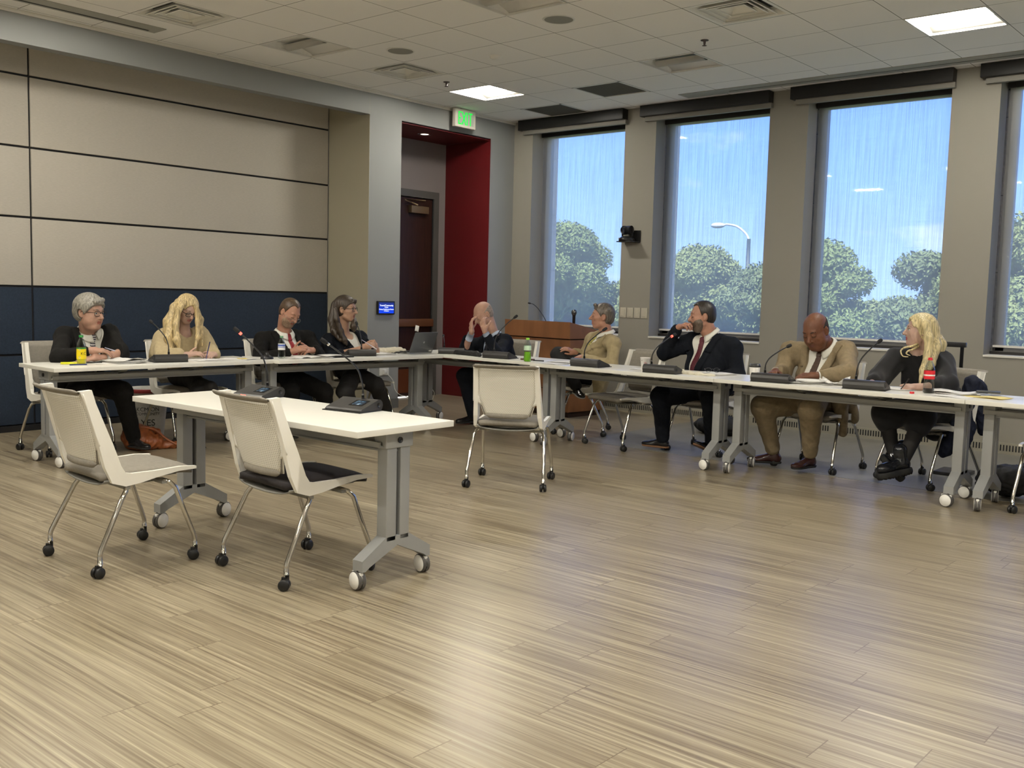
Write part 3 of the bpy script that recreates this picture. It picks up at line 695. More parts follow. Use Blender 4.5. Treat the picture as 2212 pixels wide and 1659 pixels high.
TG = 'white rolling folding tables'; tb0['group'] = TG
def put_table(x, y, a, label): return copy_tree(tb0, loc=(x, y, 0), rz=a, label=label, group=TG)
put_table(1.121, -5.65, 1.546, 'white table at the far left holding the lemonade bottle and papers')
put_table(1.285, -3.80, 1.497, 'white table with the laptop in front of the dark-haired woman')
put_table(1.905, -2.575, 0, 'white corner table with the green soda bottle in front of the bald man')
put_table(3.745, -2.70, 0, 'white table under the paper cup and eyeglasses by the windows')
put_table(5.578, -2.70, 0, 'white table under the red-labelled cola bottle by the windows')
put_table(7.412, -2.70, 0, 'white table cut off by the right picture edge')
# ---- lectern
wood = mat('cherry_veneer', (.22, .095, .038), .4, noise=.18, nscale=6, nstretch=(1, 1, .25))
woodd = mat('dark_seam', (.03, .012, .006), .6)
t = thing('lectern', 'wide cherry wood lectern in front of the corner window', 'lectern', (1.40, -.80, 0), rad(-6))
m = MB(); m.box((-.50, -.30, .06), (.50, .28, .86), wood, bev=.004); m.build('cabinet', t)
m = MB(); m.box((-.47, -.27, 0), (.47, .26, .06), woodd); m.build('plinth', t)
m = MB(); m.box((-.492, -.293, .86), (.492, .27, .872), woodd); m.build('shadow_gap', t)
m = MB(); V = [(-.52, -.33, .872), (.52, -.33, .872), (.52, .30, .872), (-.52, .30, .872), (-.52, -.33, 1.055), (.52, -.33, 1.055), (.52, .30, .93), (-.52, .30, .93)]
m.add(V, [(3, 2, 1, 0), (4, 5, 6, 7), (0, 1, 5, 4), (1, 2, 6, 5), (2, 3, 7, 6), (3, 0, 4, 7)], wood); m.build('slanted_top', t)
m = MB(); m.box((-.498, -.306, .30), (.498, -.300, .306), woodd); m.build('seam', t)
def gooseneck(m, base, pts, r=.0042, head=.009, hl=.035, red_=None, ring=True):
    P = bez(pts, 7); m.tube(P, r, bk, 8)
    d = (P[-1]-P[-2]).normalized(); a = P[-1]
    m.tube([a, a+d*.006, a+d*hl*.5, a+d*hl, a+d*(hl+.004)], [r, head*.8, head, head*.9, head*.4], mat('mic_foam', (.012, .012, .013), .9), 12)
t = thing('gooseneck_microphone', 'thin gooseneck microphone rising from the lectern top', 'microphone', (1.40, -.80, 0), rad(-6))
m = MB(); m.cyl((-.02, -.15, 1.015), (-.02, -.15, 1.035), .018, bk); m.build('base', t)
m = MB(); gooseneck(m, None, [(-.02, -.15, 1.03), (-.05, -.17, 1.10), (-.115, -.20, 1.19), (-.165, -.225, 1.235), (-.195, -.235, 1.243)]); m.build('gooseneck', t)
t = thing('handheld_microphone', 'black handheld microphone standing on the lectern', 'microphone', (1.74, -.93, 1.03))
m = MB(); m.lathe([(.0, -.01), (.016, -.01), (.018, .09), (.021, .10)], bk, 16); m.build('handle', t)
m = MB(); m.lathe([(.021, .10), (.028, .115), (.03, .13), (.026, .15), (.012, .161), (0, .163)], mat('mic_grille', (.10, .10, .10), .35, metal=.8, noise=.4, nscale=300), 18); m.build('grille', t)
# ---- microphone units
def prism_x(m, poly, x0, x1, mt_):   # poly in (y,z)
    m.prism(poly, x0, x1, mt_, Matrix(((0, 0, 1, 0), (1, 0, 0, 0), (0, 1, 0, 0), (0, 0, 0, 1))))
scrm = mat('mic_screen', (.02, .03, .04), .15, noise=.9, nscale=22, emit=(.25, .42, .55), es=.5)
def scr_mat():
    m = scrm; nt = m.node_tree; b = nt.nodes['Principled BSDF']; tc = N(nt, 'ShaderNodeTexCoord'); nz = N(nt, 'ShaderNodeTexNoise', i_Scale=38., i_Detail=3.); L(nt, tc.outputs['Object'], nz.inputs['Vector'])
    r = ramp(nt, [(.42, (.01, .02, .04)), (.52, (.12, .25, .36)), (.62, (.75, .85, .9))]); L(nt, nz.outputs[0], r.inputs[0]); L(nt, r.outputs[0], b.inputs['Emission Color']); b.inputs['Emission Strength'].default_value = .75
scr_mat()
ml = mat('mic_body', (.030, .029, .028), .38)
redl = mat('red_light', (.3, .0, .0), .4, emit=(1, .08, .05), es=4)
def make_unit(label, neck, loc, rz, front=True, lit=False, screen=True, silver=False):
    """conference microphone unit. local -y faces the user: low thin edge, rounded thick back edge at +y"""
    t = thing('conference_microphone', label, 'microphone', loc, rz, 'conference microphone units')
    prof = [(-.085, .0), (-.085, .010), (-.075, .018), (.035, .052), (.05, .058), (.068, .056), (.082, .044), (.086, .028), (.080, .010), (.068, .0)]
    m = MB(); m.sm = []
    prism_x(m, prof, -.118, .118, ml); prism_x(m, [(-.10, .0), (-.10, .005), (.07, .005), (.07, 0)], -.124, .124, bk); m.build('body', t)
    if screen:
        A = (-.06, -.050); # on slope
        def sl(x, y, o=.0006): return (x, y, .018+(y+.075)/.11*.034+o)
        m = MB(); m.add([sl(-.005, -.04), sl(.085, -.04), sl(.085, .028), sl(-.005, .028)], [(0, 1, 2, 3)], mat('mic_screen_bezel', (.006, .006, .007), .2)); m.build('bezel', t)
        m = MB(); m.add([sl(.010, -.028, .0012), sl(.072, -.028, .0012), sl(.072, .018, .0012), sl(.010, .018, .0012)], [(0, 1, 2, 3)], scrm); m.build('screen', t)
    for q_ in (-1, 1): m = MB(); m.cyl((q_*.118, .052, .03), (q_*.1205, .052, .03), .012, bk, 16); m.build('side_jack', t)
    m = MB(); m.box((-.05, -.0875, .008), (-.01, -.0845, .013), redl if lit else mat('mic_button', (.09, .09, .09), .4)); m.build('button', t)
    bx, by = neck[0][0], neck[0][1]
    m = MB(); m.tube([(bx, by, .045), (bx, by, .075)], [.0085, .0075], bk, 12); m.tube([(bx, by, .073), (bx, by, .095)], [.0065, .005], ml, 12); m.build('socket', t)
    m = MB(); gooseneck(m, None, [(bx, by, .09)]+[tuple(p) for p in neck[1:]], .0042, .0115, .04)
    g = m.build('gooseneck', t)
    if lit or silver:
        P = bez([(bx, by, .09)]+[tuple(p) for p in neck[1:]], 7); a = P[-1]; d = (P[-1]-P[-2]).normalized()
        m = MB(); m.tube([a-d*.012, a+d*.002], .0078, redl if lit else chrome, 12); m.build('light_ring', g)
    return t
# ================================================================== PEOPLE (signed-distance sculpting)
class Field:
    def __init__(s, lo, hi, res):
        s.lo = np.array(lo, float); s.res = res; s.n = np.ceil((np.array(hi)-s.lo)/res).astype(int)+1
        s.F = np.full(s.n, 5., np.float32)
        s.ax = [(s.lo[k]+res*np.arange(s.n[k])).astype(np.float32) for k in range(3)]
    def block(s, lo, hi):
        a = np.maximum(np.floor((np.array(lo)-s.lo)/s.res).astype(int), 0); b = np.minimum(np.ceil((np.array(hi)-s.lo)/s.res).astype(int)+1, s.n)
        if (b <= a).any(): return None, None
        sl = tuple(slice(a[k], b[k]) for k in range(3))
        return sl, (s.ax[0][sl[0]][:, None, None], s.ax[1][sl[1]][None, :, None], s.ax[2][sl[2]][None, None, :])
    def prim(s, p, infl=0., k=None, sub=False):
        kk = p.get('k', .02) if k is None else k
        if p['t'] == 'c':
            a, b = np.array(p['a'], float), np.array(p['b'], float); ra, rb = p['ra']+infl, p['rb']+infl; R_ = max(ra, rb)+kk+s.res*3
            lo, hi = np.minimum(a, b)-R_, np.maximum(a, b)+R_
        else:
            c = np.array(p['c'], float); R_ = max(p['r'])+infl+kk+s.res*3; lo, hi = c-R_, c+R_
        sl, g = s.block(lo, hi)
        if sl is None: return
        X, Y, Z = g
        if p['t'] == 'c':
            ab = b-a; L2 = max(float(ab@ab), 1e-9)
            px, py, pz = X-a[0], Y-a[1], Z-a[2]
            t = np.clip((px*ab[0]+py*ab[1]+pz*ab[2])/L2, 0, 1)
            d = np.sqrt((px-t*ab[0])**2+(py-t*ab[1])**2+(pz-t*ab[2])**2)-(ra+(rb-ra)*t)
        else:
            px, py, pz = X-c[0], Y-c[1], Z-c[2]; M_ = p['R']; r = [v+infl for v in p['r']]
            q = [px*M_[0][i]+py*M_[1][i]+pz*M_[2][i] for i in range(3)]
            k0 = np.sqrt((q[0]/r[0])**2+(q[1]/r[1])**2+(q[2]/r[2])**2)+1e-6; k1 = np.sqrt((q[0]/r[0]**2)**2+(q[1]/r[1]**2)**2+(q[2]/r[2]**2)**2)+1e-6
            d = k0*(k0-1)/k1
        d = d.astype(np.float32); A = s.F[sl]
        if sub or p.get('sub'):
            d = -d; h = np.clip(.5-.5*(A-d)/kk, 0, 1); s.F[sl] = A+(d-A)*h+kk*h*(1-h)
        else:
            h = np.clip(.5+.5*(A-d)/kk, 0, 1); s.F[sl] = A+(d-A)*h-kk*h*(1-h)
    def add(s, P, infl=0., k=None):
        for p in P: s.prim(p, infl, k)
        return s
    def XYZ(s): return s.ax[0][:, None, None], s.ax[1][None, :, None], s.ax[2][None, None, :]
    def local(s, o, R_):
        X, Y, Z = s.XYZ(); px, py, pz = X-o[0], Y-o[1], Z-o[2]
        return [px*R_[0][i]+py*R_[1][i]+pz*R_[2][i] for i in range(3)]
    def mesh(s):
        F = s.F; F[0] = F[-1] = 5; F[:, 0] = F[:, -1] = 5; F[:, :, 0] = F[:, :, -1] = 5
        I = F < 0; n = np.array(F.shape)
        cnt = np.zeros(n-1, np.uint8)
        for dx in (0, 1):
            for dy in (0, 1):
                for dz in (0, 1): cnt += I[dx:n[0]-1+dx, dy:n[1]-1+dy, dz:n[2]-1+dz]
        ci, cj, ck = np.nonzero((cnt > 0) & (cnt < 8)); nv = len(ci)
        acc = np.zeros((nv, 3), np.float32); num = np.zeros(nv, np.float32)
        cr = [(0, 0, 0), (1, 0, 0), (0, 1, 0), (1, 1, 0), (0, 0, 1), (1, 0, 1), (0, 1, 1), (1, 1, 1)]
        val = [F[ci+a, cj+b, ck+c] for a, b, c in cr]
        for a in range(8):
            for b in range(a+1, 8):
                d = [cr[b][k]-cr[a][k] for k in range(3)]
                if sum(map(abs, d)) != 1: continue
                m = (val[a] < 0) != (val[b] < 0); t = np.where(m, val[a]/np.where(m, val[a]-val[b], 1), 0)
                for k in range(3): acc[:, k] += np.where(m, cr[a][k]+t*d[k], 0)
                num += m
        V = s.lo+(np.stack([ci, cj, ck], 1)+acc/num[:, None])*s.res
        idm = np.full(n-1, -1, np.int32); idm[ci, cj, ck] = np.arange(nv)
        Q = []
        for ax in range(3):
            u, v = (ax+1) % 3, (ax+2) % 3
            A = [slice(None)]*3; B = [slice(None)]*3; A[ax] = slice(0, n[ax]-1); B[ax] = slice(1, n[ax])
            ia, ib = I[tuple(A)], I[tuple(B)]; D = np.argwhere(ia != ib)
            D = D[(D[:, u] > 0) & (D[:, v] > 0) & (D[:, u] < n[u]-1) & (D[:, v] < n[v]-1)]
            q = []
            for du, dv in ((1, 1), (0, 1), (0, 0), (1, 0)):
                E = D.copy(); E[:, u] -= du; E[:, v] -= dv; q.append(idm[E[:, 0], E[:, 1], E[:, 2]])
            q = np.stack(q, 1); flip = ~ia[D[:, 0], D[:, 1], D[:, 2]]; q[flip] = q[flip][:, ::-1]; Q.append(q)
        Q = np.concatenate(Q); Q = Q[(Q >= 0).all(1)]
        return V, Q
def sdf_obj(fl_, name, mats, parent=None, base=(0, 0, 0), zone=None, keep=None, smooth=0):
    V, Q = fl_.mesh()
    if len(Q) == 0: return None
    for _ in range(smooth):
        S_ = np.zeros_like(V); c = np.zeros(len(V))
        for a in range(4):
            for b in (1, 3): np.add.at(S_, Q[:, a], V[Q[:, (a+b) % 4]]); np.add.at(c, Q[:, a], 1)
        V = V*.5+.5*S_/c[:, None]
    # drop tiny loose islands
    lab = np.arange(len(V))
    for _ in range(400):
        m = lab[Q].min(1); new = lab.copy()
        for a in range(4): np.minimum.at(new, Q[:, a], m)
        new = new[new]
        if (new == lab).all(): break
        lab = new
    u, inv, ct = np.unique(lab, return_inverse=True, return_counts=True); good = ct[inv] > max(60, .02*len(V))
    Q = Q[good[Q[:, 0]]]; idx = -np.ones(len(V), int); used = np.unique(Q); idx[used] = np.arange(len(used)); V = V[used]; Q = idx[Q]
    me = bpy.data.meshes.new(name); V = V-np.array(base)
    me.vertices.add(len(V)); me.vertices.foreach_set('co', V.astype(np.float32).ravel())
    me.loops.add(len(Q)*4); me.loops.foreach_set('vertex_index', Q.astype(np.int32).ravel())
    me.polygons.add(len(Q)); me.polygons.foreach_set('loop_start', np.arange(len(Q), dtype=np.int32)*4)
    for m in mats: me.materials.append(m)
    if zone is not None: me.polygons.foreach_set('material_index', zone(V[Q].mean(1)+np.array(base)).astype(np.int32))
    me.polygons.foreach_set('use_smooth', np.ones(len(Q), bool)); me.update(calc_edges=True); me.validate()
    o = bpy.data.objects.new(name, me); COL.objects.link(o)
    if parent: o.parent = parent
    return o
A_ = np.array
def nrm(v): v = A_(v, float); return v/np.linalg.norm(v)
def ray(px, py): return CF*FPX+CR*(px-1106)-CU*(py-829.5)
def LX(px, py, X): d = ray(px, py); return CAM+d*(X-CAM[0])/d[0]
def LY(px, py, Y): d = ray(px, py); return CAM+d*(Y-CAM[1])/d[1]
def LZ(px, py, Z): d = ray(px, py); return CAM+d*(Z-CAM[2])/d[2]
def frame(f, up=(0, 0, 1)):   # columns: right, forward, up
    f = nrm(f); r = nrm(np.cross(f, up)); u = np.cross(r, f); return np.stack([r, f, u], 1)
def azdir(az, pitch=0.): a = rad(az); p = rad(pitch); return A_([math.cos(a)*math.cos(p), math.sin(a)*math.cos(p), math.sin(p)])
def cap(a, b, ra, rb=None, k=.02): return dict(t='c', a=a, b=b, ra=ra, rb=ra if rb is None else rb, k=k)
def ell(c, R_, r, k=.02, sub=False): return dict(t='e', c=c, R=R_, r=r, k=k, sub=sub)
def chain(P, R_, k=.02): return [cap(P[i], P[i+1], R_[i], R_[i+1], k) for i in range(len(P)-1)]
def head_frame(az, pitch, roll=0.):
    M_ = frame(azdir(az, pitch)); c, s_ = math.cos(rad(roll)), math.sin(rad(roll)); r, f, u = M_[:, 0], M_[:, 1], M_[:, 2]
    return np.stack([r*c+u*s_, f, u*c-r*s_], 1)
def head_prims(c, M_, s, o):
    W = lambda x, y, z: c+M_@(A_([x, y, z])*s)
    jw = o.get('jaw', 1.); fat = o.get('fat', 0.); eyes = o.get('eyes', 'open'); R3 = M_
    P = [ell(W(0, -.014, .036), R3, (.074*s, .094*s, .084*s)), ell(W(0, .022, .0), R3, (.066*s, .074*s, .075*s), .02),
         ell(W(0, .028, -.045), R3, ((.055*jw+fat*.4)*s, .062*s, .066*s), .025), ell(W(0, .052, -.084), R3, (.030*jw*s, .032*s, .026*s), .022),
         cap(W(-.040*jw, .012, -.07), W(-.016, .06, -.096), .022*s, .016*s, .02), cap(W(.040*jw, .012, -.07), W(.016, .06, -.096), .022*s, .016*s, .02)]
    if fat: P += [ell(W(0, .03, -.10), R3, (.052*s, .045*s, .03*s), .03), ell(W(-.045, .035, -.05), R3, (.028*s, .03*s, .035*s), .025), ell(W(.045, .035, -.05), R3, (.028*s, .03*s, .035*s), .025)]
    P += [cap(W(-.034, .074, .030), W(.034, .074, .030), .012*s, None, .014)]
    for q in (-1, 1):
        P += [ell(W(q*.031, .098, .006), R3, (.019*s, .014*s, .012*s), .010, True)]
        if eyes == 'down': P += [ell(W(q*.031, .080, .007), R3, (.0155*s, .012*s, .012*s), .005)]
        P += [cap(W(q*.041, .062, -.018), W(q*.052, .030, -.012), .017*s, .016*s, .018)]
        P += [cap(W(q*.018, .078, -.038), W(q*.030, .062, -.062), .012*s, .012*s, .014)]
    nl = o.get('nose', 1.)
    P += [cap(W(0, .085, .018), W(0, .085+.026*nl, -.026), .0075*s, .0125*s, .008), cap(W(-.011, .094, -.030), W(.011, .094, -.030), .0095*s, None, .008)]
    P += [cap(W(-.019, .080, -.0535), W(.019, .080, -.0535), .0075*s, None, .006), cap(W(0, .088, -.0535), W(0, .088, -.0535), .0085*s, None, .008)]
    P += [cap(W(-.016, .080, -.067), W(.016, .080, -.067), .0080*s, None, .005), cap(W(0, .085, -.068), W(0, .086, -.068), .0085*s, None, .006)]
    P += [dict(cap(W(-.022, .093, -.0605), W(.022, .093, -.0605), .0022*s, None, .003), sub=True)]
    for q in (-1, 1):
        Er = M_@A_([[math.cos(.35*q), math.sin(.35*q)*-1, 0], [math.sin(.35*q), math.cos(.35*q), 0], [0, 0, 1]])
        P += [ell(W(q*.074, -.012, -.004), Er, (.009*s, .018*s, .032*s), .006), ell(W(q*.083, -.006, .002), Er, (.006*s, .009*s, .017*s), .004, True), cap(W(q*.074, -.004, -.030), W(q*.075, -.006, -.026), .0075*s, None, .005)]
    return P
def hand_prims(w, d, n, side, curl=(.4, .5, .4), sp=.12, s=1., thumb=(.7, .2), each=None):
    """w wrist, d finger direction, n back-of-hand normal, side 'R'/'L'; curl = bend per joint (rad)"""
    d = nrm(d); n = nrm(n-d*np.dot(n, d)); t = np.cross(n, d) if side == 'R' else np.cross(d, n)
    P = [cap(w, w+d*.03*s, .024*s, .027*s, .02)]
    for o_, ln in ((.027, .085), (.009, .09), (-.009, .086), (-.025, .078)):
        P.append(cap(w+d*.018*s+t*o_*.6*s, w+d*ln*s+t*o_*s, .0135*s, .0115*s, .012))
    for i, (o_, b, L3) in enumerate(((.027, .086, (.040, .025, .021)), (.009, .091, (.044, .028, .022)), (-.009, .087, (.041, .026, .021)), (-.026, .079, (.032, .020, .019)))):
        c_ = each[i] if each else curl; p = w+d*b*s+t*o_*s; ang = 0.; dd = nrm(d+t*(o_/.027)*sp)
        for j in range(3):
            ang += c_[j]; v = dd*math.cos(ang)-n*math.sin(ang); q = p+v*L3[j]*s
            P.append(cap(p, q, (.0098, .0088, .0080)[j]*s, (.0088, .0080, .0070)[j]*s, .004)); p = q
    a, b = thumb; p0 = w+d*.022*s+t*.020*s-n*.006*s; v1 = nrm(d*.75+t*a-n*b); p1 = p0+v1*.044*s; v2 = nrm(v1*.85+d*.45-t*.1-n*b*.5); p2 = p1+v2*.032*s; v3 = nrm(v2+d*.2-t*.25-n*b*.4); p3 = p2+v3*.026*s
    P += [cap(p0, p1, .0155*s, .0115*s, .012), cap(p1, p2, .0112*s, .0098*s, .005), cap(p2, p3, .0098*s, .0080*s, .004)]
    return P
def skinmat(name, col, r=.5): return mat(name, col, r, noise=.10, nscale=22, sss=.08, bump=.12, bscale=160)
def bounds(P, m=.05):
    lo = A_([9e9]*3); hi = -lo
    for p in P:
        if p.get('sub'): continue
        if p['t'] == 'c': q = [p['a'], p['b']]; r = max(p['ra'], p['rb'])
        else: q = [p['c']]; r = max(p['r'])
        for v in q: lo = np.minimum(lo, A_(v)-r); hi = np.maximum(hi, A_(v)+r)
    return lo-m, hi+m
def tube_obj(name, P, r, m, parent, base, n=8, closed=False):
    o = MB(); P = [Vector(A_(p)-A_(base)) for p in P]; o.tube(P, r, m, n); return o.build(name, parent)
def hairmat(name, col, dark=.55, sc=1.):
    m = bpy.data.materials.new(name); m.use_nodes = True; nt = m.node_tree; b = nt.nodes['Principled BSDF']; b.inputs['Roughness'].default_value = .45
    tc = N(nt, 'ShaderNodeTexCoord'); mp = N(nt, 'ShaderNodeMapping'); mp.inputs['Scale'].default_value = (260*sc, 260*sc, 7); L(nt, tc.outputs['Object'], mp.inputs[0])
    nz = N(nt, 'ShaderNodeTexNoise', i_Scale=1., i_Detail=3., i_Distortion=.25); L(nt, mp.outputs[0], nz.inputs['Vector'])
    r = ramp(nt, [(.34, tuple(c*dark for c in col)), (.55, col), (.72, tuple(min(1, c*1.35) for c in col))]); L(nt, nz.outputs[0], r.inputs[0]); L(nt, r.outputs[0], b.inputs['Base Color'])
    bp = N(nt, 'ShaderNodeBump', i_Strength=.3, i_Distance=.003); L(nt, nz.outputs[0], bp.inputs['Height']); L(nt, bp.outputs[0], b.inputs['Normal'])
    return m
HL = {  # hairline: (height, how far forward hair reaches) in head units
 'full': ([-.2, -.05, -.03, 0, .03, .055, .075, .09, .2], [-.035, -.03, -.012, .018, .038, .058, .088, .2, .3]),
 'reced': ([-.2, -.05, -.03, 0, .03, .06, .09, .115, .2], [-.035, -.03, -.012, .012, .024, .030, .036, .05, .05]),
 'sides': ([-.2, -.05, -.03, 0, .03, .05, .062, .07, .2], [-.035, -.03, -.012, .004, .010, -.02, -.075, -.2, -.3]),
 'part': ([-.2, -.06, -.03, 0, .03, .055, .075, .095, .2], [.0, .0, .005, .020, .036, .046, .058, .076, .3]),
 'woman': ([-.2, -.06, -.03, 0, .03, .055, .07, .085, .2], [.0, .0, .005, .022, .042, .062, .088, .2, .3])}
def person(o):
    base = A_([o['hip'][0], o['hip'][1], 0.]); g = o.get('g', 1.); sk = o['skin']
    hip, nk, hc = A_(o['hip']), A_(o['neck']), A_(o['head']); hs = o.get('hs', 1.)
    HM = head_frame(o['haz'], o['hp'], o.get('hr', 0.)); W = lambda x, y, z: hc+HM@(A_([x, y, z])*hs)
    f = azdir(o['az']); upv = nrm(nk-hip); fr = frame(f-upv*np.dot(f, upv), upv); fr = np.stack([nrm(np.cross(nrm(f-upv*np.dot(f, upv)), upv)), nrm(f-upv*np.dot(f, upv)), upv], 1)
    Ln = np.linalg.norm(nk-hip); B = lambda x, y, z: hip+fr@A_([x, y, z])      # torso frame from the hip
    SR, SL, ER, EL, WR, WL = [A_(o[k]) for k in ('SR', 'SL', 'ER', 'EL', 'WR', 'WL')]
    KR, KL, AR, AL = [A_(o[k]) for k in ('KR', 'KL', 'AR', 'AL')]
    bel = o.get('belly', 0.)
    torso = [ell(B(0, -.01, .03), fr, (.165*g, .125*g, .11), .05), ell(B(0, .01+bel*.5, .17), fr, (.150*g, .115*g+bel, .15), .06), ell(B(0, 0, Ln-.20), fr, (.158*g, .112*g, .17), .06),
             cap(SR+(nk-SR)*.06, nk-upv*.055+(SR-nk)*.25, .058*g, .055*g, .05), cap(SL+(nk-SL)*.06, nk-upv*.055+(SL-nk)*.25, .058*g, .055*g, .05), cap(nk-upv*.11, nk-upv*.03, .075*g, .058, .04)]
    if o.get('bust'): torso += [ell(B(s_*.075, .085, Ln-.235), fr, (.07, .06, .07), .04) for s_ in (-1, 1)]
    nb = nk-upv*.02; hn = W(0, -.022, -.06)
    neck = [cap(nb, hn, .060*o.get('nw', 1.), .056*o.get('nw', 1.), .025)]
    arms = []
    for S_, E_, W_ in ((SR, ER, WR), (SL, EL, WL)): arms += [cap(S_, E_, .046*g, .038*g, .02), cap(E_, W_, .038*g, .024, .015)]
    HR_, HL_ = B(-.085, 0, .01), B(.085, 0, .01)
    legs = [cap(HR_, KR, .075*g, .056*g, .04), cap(KR, AR, .052*g, .036, .02), cap(HL_, KL, .075*g, .056*g, .04), cap(KL, AL, .052*g, .036, .02)]
    ins = .0 if o.get('bare') else .012
    body = [dict(p) for p in torso]
    F_ = Field(*bounds(torso+neck+arms+legs+head_prims(hc, HM, hs, o), .15), .0042)
    # the body's own grid: fine enough for the face; clothed parts are pulled in
    F_.add(torso, -.012); F_.add(neck); F_.add(arms, 0.); F_.add(legs, -.008)
    if o.get('feet'): F_.add(o['feet'])
    for k in ('handR', 'handL'):
        if o.get(k): F_.add(hand_prims(**o[k]))
    hp_ = head_prims(hc, HM, hs, o)
    h = Field(*bounds(hp_, .02), .0031); 
    F_.add(hp_)
    lipm = mat(o['id']+'_lips', tuple(np.clip(A_(o['lips']), 0, 1)), .45)
    def zone(C):
        q = (C-hc)@HM/hs; z = np.zeros(len(C), int)
        lp = (np.abs(q[:, 0]) < .021-.5*np.abs(q[:, 2]+.0605)) & (q[:, 1] > .081) & (q[:, 2] < -.0515) & (q[:, 2] > -.0735); z[lp] = 1
        return z
    root = sdf_obj(F_, 'person', [sk, lipm], None, base, zone); root.location = base
    tag(root, o['label'], 'person')
    # finer head shell is not separate: face features are part of the body mesh
    eyew = mat('eye_white', (.62, .60, .56), .25); iris = mat('eye_iris', (.03, .022, .018), .15); lash = mat(o['id']+'_brow', o['brow'], .7)
    for q in (-1, 1):
        if o.get('eyes', 'open') == 'open':
            m = MB(); c = W(q*.031, .0775, .006)-base; m.sphere(c, .0118*hs, eyew, 14); gz = nrm(HM@A_([o.get('gaze', 0.)*1., 1, -.05])); m.sphere(c+gz*.0062*hs, .0068*hs, iris, 12); m.build('eye', root)
            tube_obj('eyelid', [W(q*(.031-.015), .0845, .010), W(q*.025, .0905, .0150), W(q*.031, .0915, .0160), W(q*.038, .0885, .0148), W(q*.0465, .0800, .0095)], .0021*hs, sk if not o.get('lash') else lash, root, base)
        elif o.get('eyes') == 'down':
            tube_obj('eyelid', [W(q*(.031-.015), .0885, .002), W(q*.025, .0925, -.0015), W(q*.031, .0932, -.0025), W(q*.038, .0905, -.0015), W(q*.0465, .0825, .002)], .0014*hs, lash, root, base)
        br = o.get('browz', .0)
        tube_obj('eyebrow', [W(q*.014, .0885, .0265+br), W(q*.024, .0890, .0310+br), W(q*.036, .0845, .0330+br), W(q*.049, .0745, .0285+br)], [.0026*hs, .0036*hs, .0032*hs, .0018*hs], lash, root, base)
    # ---- hair
    hr = o.get('hair')
    if hr:
        th = hr.get('t', .012); P = [ell(W(0, -.014, .036), HM, ((.074+th)*hs, (.094+th)*hs, (.084+th)*hs)), ell(W(0, -.035, -.01), HM, ((.066+th*.8)*hs, (.068+th)*hs, (.075)*hs), .02)]
        P += [cap(W(*a), W(*b), ra*hs, rb*hs, .012) for a, b, ra, rb in hr.get('puffs', [])]
        Lg = [[W(*p) if not isinstance(p, np.ndarray) else p for p in st] for st in hr.get('locks', [])]; LR = hr.get('lr', [])
        LP = []
        for st, rr in zip(Lg, LR): LP += chain(st, rr, .022)
        Fh = Field(*bounds(P+LP, .03), .0042); Fh.add(P)
        q = Fh.local(hc, HM); q = [v/hs for v in q]; xs_, ys_ = HL[hr['line']]
        cut = (q[1]-np.interp(q[2], xs_, ys_)-hr.get('fwd', 0)*(1+0*q[0]))*hs
        if hr['line'] == 'part': cut = cut-.35*np.abs(q[0])*hs*(q[2] > .03)
        if hr['line'] == 'reced': cut = cut+np.clip(.030*(1-np.abs(q[0])/.03)*-1, -.03, .0)*hs*(q[2] > .05)
        low = (-(q[2]-hr.get('nape', -.085)))*hs
        ear = np.sqrt((q[1]+.010)**2+((q[2]+.008)*.75)**2)-.026; 
        Fh.F = np.maximum(Fh.F, np.maximum(cut, low)).astype(np.float32)
        if hr.get('ears', True): Fh.F = np.maximum(Fh.F, -np.where(np.abs(q[0]) > .03, ear, 1.)*hs).astype(np.float32)
        Fh.add(LP)
        ph = np.arctan2(q[0]+0*q[2], q[1]+.03+0*q[2])
        if LP:
            X, Y, Z = Fh.XYZ(); az_ = np.arctan2(Y-hc[1]+.0*Z, X-hc[0]+.0*Z); Fh.F = Fh.F+(.0016*np.sin(az_*34+1.2*np.sin(Z*16)+.6*np.sin(Z*37+az_*3))).astype(np.float32)
        else: Fh.F = Fh.F+(hr.get('amp', .0016)*.5*np.sin(ph*hr.get('fr', 22)+q[2]*hr.get('tw', 30)+3*np.sin(q[2]*40+ph*3))).astype(np.float32)
        if o.get('cutface', True):  # keep the face clear of hair
            fc = Field(Fh.lo, Fh.lo+Fh.res*(Fh.n-1), Fh.res); fc.F = fc.F[:Fh.n[0], :Fh.n[1], :Fh.n[2]]
        sdf_obj(Fh, 'hair', [hr['mat']], root, base)
    if o.get('beard'):
        bd = o['beard']; Fb = Field(*bounds([ell(W(0, .03, -.05), HM, (.1*hs,)*3)], 0), .0042)
        Fb.add(hp_, bd.get('t', .005)); q = Fb.local(hc, HM); q = [v/hs for v in q]
        reg = np.maximum(q[2]-np.interp(np.abs(q[0])+0*q[2], [0, .02, .035, .055, .08], [-.036, -.040, -.050, -.03, -.012]), -(q[1]-(-.004)))
        mo = -(np.sqrt((q[0]/1.5)**2+(q[2]+.060)**2+0*q[1])-.013); mo = np.where(q[1] > .05, mo, -1.)
        Fb.F = np.maximum(Fb.F, np.maximum(reg, mo)*hs).astype(np.float32); Fb.add([cap(W(-.016, .062, -.100), W(.016, .062, -.100), bd.get('chin', .02)*hs, None, .015)]) if bd.get('chin') else None
        Fb.F = Fb.F+((.007*np.clip((.040-q[1])/.05, 0, 1)+.004*np.clip((q[2]+.05)/.03, 0, 1)+0*q[0])*hs).astype(np.float32)
        ph = np.sin(q[0]*330+q[2]*60)*np.sin(q[2]*90+q[0]*120); Fb.F = Fb.F+(.0008*ph+0*q[1]).astype(np.float32)
        sdf_obj(Fb, 'beard', [bd['mat']], root, base)
